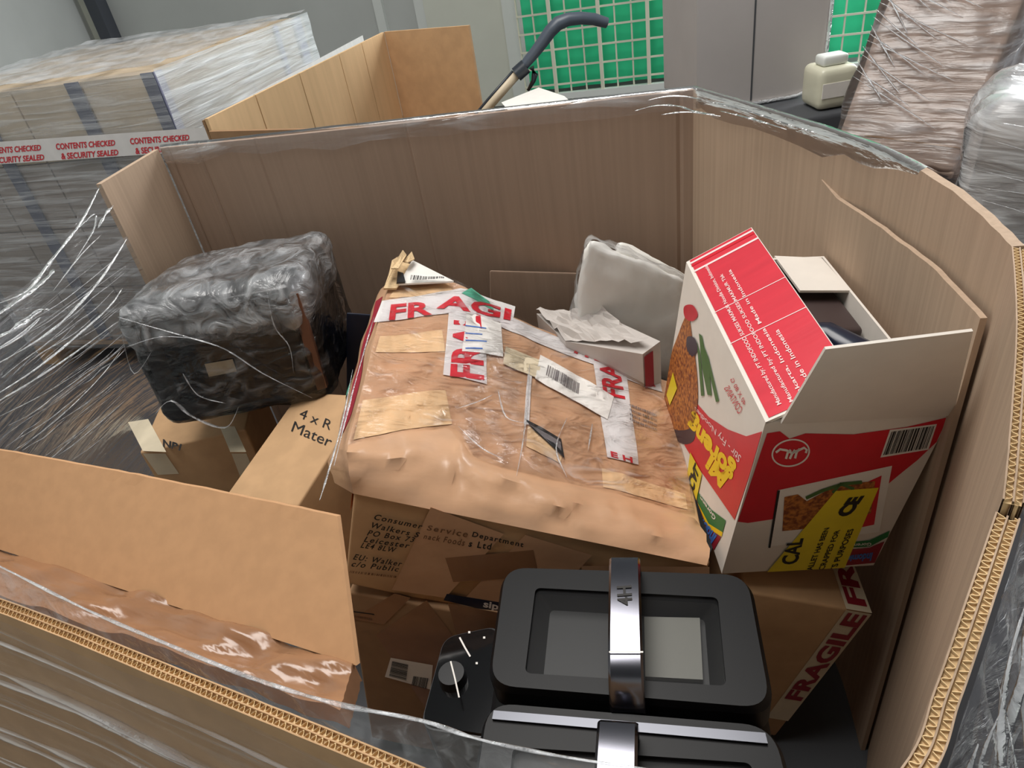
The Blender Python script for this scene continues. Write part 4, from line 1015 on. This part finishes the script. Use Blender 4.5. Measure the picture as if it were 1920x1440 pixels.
b = B(); b.poly([GFm.p(gx-.040, 0, gz+.0008), GFm.p(gx-.0005, 0, gz+.0008), GFm.p(gx-.0005, .15, gz+.0008), GFm.p(gx-.040, .15, gz+.0008)]); facing(b).build('fragile_tape', 'masking_tape', g_)
Gfp = Pl(*GFm.plane(1, -.001))
vs, fs = textmesh('FRAGILE', .04); b = B(); b.v = [GFm.p(gx-.005-.030*v, -.0016, -.13+(gz-.005+.13)*u) for u, v in vs]; b.f = list(fs); facing(b).build('tape_lettering', 'red_ink_dull', g_)
vs, fs = textmesh('FR', .04); b = B(); b.v = [GFm.p(gx-.005-.030*v, .01+.08*u, gz+.0016) for u, v in vs]; b.f = list(fs); facing(b).build('tape_lettering', 'red_ink_dull', g_)
# ---- white folded cloth in a bag
def slab(Q, Yf, thick, r=.12, n=10, amp=0, sc=3, seed=0):
    def fn(q):
        x, y = bil(Q, min(max(q.x, -.1), 1.1), min(max(q.z, -.1), 1.1)); return pY(x, y, Yf + q.y*thick)
    b = B(); b.rbox(Fr.yaw((0, 0, 0), 0), 0, 0, 0, 1, 1, 1, r=r, n=n, amp=amp, sc=sc, seed=seed, amp2=amp*.4, fn=fn); return b
cb = thing('cloth_bundle', 'folded white cloth in a clear bag behind the battered carton', 'cloth', pY(1180, 640, 1.25))
slab([(1068, 640), (1272, 720), (1290, 530), (1106, 452)], 1.20, .10, .10, 16, .06, 3.4, 1).build('folded_cloth', 'cloth_white', cb, smooth=True)
slab([(1150, 560), (1276, 640), (1290, 520), (1160, 450)], 1.27, .08, .12, 10, .05, 3, 4).build('cloth_fold', 'cloth_white', cb, smooth=True)
slab([(1062, 645), (1280, 726), (1296, 524), (1100, 440)], 1.19, .13, .10, 14, .06, 4, 8).build('clear_bag', 'film_clear', cb, smooth=True)
# ---- crushed white carton
wq = [(1006, 590), (1110, 596), (1236, 634), (1222, 668)]
wcn = thing('crushed_carton', 'crushed white carton with a red end panel beside the folded white cloth', 'carton', pz(1150, 660, .5))
tq = [pz(1006, 588, .80), pz(1130, 590, .80), pz(1238, 640, .79), pz(1205, 664, .78), pz(1060, 640, .79)]
b = B(); b.prism([q - V((0, 0, .16)) for q in tq], tq); b.build('body', 'crushed_white', wcn)
P_ = [tq[2], tq[3]]; d_ = (P_[0]-P_[1]).normalized()
b = B(); b.poly([P_[1]+V((.002, -.003, -.005)), P_[1].lerp(P_[0], .5)+V((.002, -.003, -.005)), P_[1].lerp(P_[0], .5)+V((.002, -.003, -.09)), P_[1]+V((.002, -.003, -.09))]); facing(b).build('red_panel', 'red_ink_dull', wcn)
rows = []
for j in range(9):
    v = j/8; rows.append([(tq[0].lerp(tq[1], i/14)).lerp(tq[4].lerp(tq[2].lerp(tq[3], .6), i/14), v) + V((0, 0, .010 + .016*noise.noise(V((i*.4, j*.45, 3))) + .010*noise.noise(V((i*.9, j*1.1, 8))))) for i in range(15)])
b = B(); b.quadgrid(rows); b.build('crumpled_flap', 'crushed_white', wcn)
# ---- brown carton standing at the back
slab([(922, 720), (1100, 720), (1092, 512), (918, 507)], 1.40, .10, .02, 3).build('body', 'card_in', thing('back_carton', 'plain brown carton standing against the back panel behind the parcel stack', 'carton', pY(1000, 720, 1.45)), smooth=True, sharp=40)
slab([(650, 740), (704, 740), (704, 590), (650, 586)], 1.34, .10, .03, 3).build('body', 'navy_ink', thing('blue_carton', 'narrow dark blue carton between bagged appliance and battered parcel', 'carton', pY(665, 740, 1.34)), smooth=True, sharp=40)
# ---- black air fryer with two windows
YF = Fr.rv((-.1092, .384, .4862), (.0268, -.0121, -.2145)); YD = (.3162, .2429, .3)
f_ = thing('air_fryer', 'black appliance lying on its back with two windowed lids and chrome strap handles', 'appliance', YF.p(.16, .1, -.1))
b = B(); b.rbox(YF, 0, -.05, -.12, YD[0], YD[1], .262, r=.035, n=6); b.build('body', 'black_matte', f_, smooth=True)
fp = YF.plane(2, YD[2])
def fl2(x, y, h=0): q = YF.inv(ppl(x, y, *YF.plane(2, YD[2]+h))); return (q.x, q.y)
def fring(name, outer, inner, z0, z1, mt, dz=.012):
    b = B(); o2 = [V(q) for q in outer]; i2 = [V(q) for q in inner]
    c = sum(o2, V((0, 0)))/len(o2); ob = [c + (q-c)*1.035 for q in o2]
    T = lambda P, z: [YF.p(q.x, q.y, z) for q in P]
    b.ring(T(ob, z0), T(ob, z1-.010)); b.ring(T(ob, z1-.010), T(o2, z1)); b.ring(T(o2, z1), T(i2, z1)); b.ring(T(i2, z1), T(i2, z1-dz))
    return b.build(name, mt, f_, smooth=True, sharp=30)
o1 = rquad([fl2(948, 1064), fl2(1400, 1078), fl2(1446, 1328), fl2(918, 1284)], .03, 8)
i1 = rquad([fl2(1004, 1102), fl2(1346, 1120), fl2(1362, 1286), fl2(984, 1262)], .008, 8)
fring('upper_lid', o1, i1, .255, YD[2], 'black_matte')
cI = sum((V(q) for q in i1), V((0, 0)))/len(i1)
b = B(); b.poly([YF.p(q.x, q.y, YD[2]-.004) for q in i1]); b.build('upper_window', 'smoked', f_)
b = B(); lo = [cI + (q-cI)*.86 for q in i1]; b.ring([YF.p(q.x, q.y, YD[2]-.012) for q in i1], [YF.p(q.x, q.y, YD[2]-.034) for q in lo]); b.poly([YF.p(q.x, q.y, YD[2]-.034) for q in lo]); b.build('window_well', 'basket_dark', f_)
b = B(); P_ = [fl2(1208, 1160, -.03), fl2(1312, 1162, -.03), fl2(1318, 1278, -.03), fl2(1210, 1272, -.03)]; b.prism([YF.p(x, y, YD[2]-.033) for x, y in P_], [YF.p(x, y, YD[2]-.026) for x, y in P_]); b.build('basket_tray', 'grey_basket', f_)
o2 = rquad([fl2(914, 1312), fl2(1450, 1356), fl2(1500, 1560), fl2(880, 1540)], .03, 8)
i2 = rquad([fl2(960, 1395), fl2(1410, 1425), fl2(1420, 1500), fl2(950, 1490)], .008, 8)
fring('lower_lid', o2, i2, .245, YD[2]-.006, 'black_matte')
b = B(); b.poly([YF.p(q.x, q.y, YD[2]-.012) for q in i2]); b.build('lower_window', 'smoked', f_)
b = B(); b.poly([YF.p(q.x, q.y, YD[2]-.020) for q in i2]); b.build('lower_well', 'basket_dark', f_)
b = B(); P_ = [fl2(925, 1330), fl2(1435, 1372), fl2(1440, 1392), fl2(922, 1346)]; b.prism([YF.p(x, y, YD[2]-.007) for x, y in P_], [YF.p(x, y, YD[2]-.002) for x, y in P_]); b.build('reflection_band', 'reflection_grey', f_)  # grey bar added to paint in the reflection between the lids
def handle(xa, ya, xb2, yb2, wpx, name):
    """strap handle: feet on the lid, flat bar standing off it"""
    a = V(fl2(xa, ya, .034)); c = V(fl2(xb2, yb2, .034)); L = (c-a).length; dr = (c-a).normalized(); pr = V((-dr.y, dr.x)); hw = wpx
    prof = [(0.0, .0), (.0, .026), (.006, .034), (.02, .037), (.35*L, .039), (.6*L, .039), (.78*L, .036), (.88*L, .029), (.96*L, .014), (L, -.004)]
    inner = [(.008, .0), (.008, .024), (.012, .029), (.022, .031), (.35*L, .033), (.6*L, .033), (.77*L, .030), (.86*L, .023), (.93*L, .010), (L-.012, -.004)]
    rows = []
    sec = lambda P, s: [YF.p(*(a + dr*t + pr*s), YD[2]+z) for t, z in P]
    b = B(); e = hw*.86
    top = [sec(prof, -hw), ]
    dn = lambda P, k: [(t, z-k) for t, z in P]
    b.quadgrid([sec(inner, -hw), sec(dn(prof, .003), -hw), sec(prof, -e), sec(prof, e), sec(dn(prof, .003), hw), sec(inner, hw), sec(inner, -hw)])
    return b.build(name, 'gunmetal', f_, smooth=True, sharp=35), a, dr, pr
h1, ha, hd, hpv = handle(1171, 1038, 1173, 1300, .0185, 'strap_handle')
Hp = Pl(YF.p(0, 0, YD[2]+.0392), YF.R.col[2])
dtext('logo', h1, Hp, '4H', [(1186, 1134), (1184, 1098), (1156, 1100), (1158, 1136)], 'black_ink', .0008, bold=.02)
dquad('band', h1, Pl(YF.p(0, 0, YD[2]+.0395), YF.R.col[2]), [(1142, 1224), (1206, 1224), (1206, 1221), (1142, 1221)], 'paper', .0002)
h2, *_ = handle(1158, 1344, 1150, 1600, .0200, 'strap_handle')
# ---- black appliance with a dial
dz = .635
DO = pz(782, 1352, dz); DFr = Fr.yaw((DO.x, DO.y, 0), -12)
dv = thing('dial_appliance', 'glossy black appliance with a round dial beside the windowed black appliance', 'appliance', DFr.p(.08, .08, Z0))
def dl(x, y): q = DFr.inv(pz(x, y, dz)); return (q.x, q.y)
rp = rquad([dl(786, 1362), dl(925, 1385), dl(935, 1170), dl(832, 1192)], .02, 6)
b = B(); b.prism([DFr.p(q.x, q.y, Z0+.2) for q in rp], [DFr.p(q.x, q.y, dz-.004) for q in rp]); b.build('body', 'black_plastic', dv)
c = sum((V(q) for q in rp), V((0, 0)))/len(rp)
b = B(); b.prism([DFr.p(*(c+(q-c)*.97), dz-.004) for q in rp], [DFr.p(*(c+(q-c)*.95), dz) for q in rp]); b.build('top_glass', 'black_gloss', dv)
kc = pz(850, 1274, dz)
cir = lambda r, z, n=28: [V((kc.x+r*math.cos(2*math.pi*i/n), kc.y+r*math.sin(2*math.pi*i/n), z)) for i in range(n)]
b = B(); b.prism(cir(.020, dz), cir(.018, dz+.016)); kn = b.build('dial', 'black_plastic', dv)
Dp = Pl((0, 0, dz+.0165), (0, 0, 1)); stroke('pointer', kn, Dp, [(845, 1240), (853, 1272), (861, 1308)], 1.5, 'paper', .0004)
Dq = Pl((0, 0, dz+.0005), (0, 0, 1))
stroke('dial_mark', dv, Dq, [(862, 1196), (872, 1215), (882, 1232)], 1.6, 'paper')
for x, y in ((894, 1244), (908, 1196), (880, 1186)): dquad('dial_mark', dv, Dq, [(x-2, y+2), (x+2, y+2), (x+2, y-2), (x-2, y-2)], 'paper')
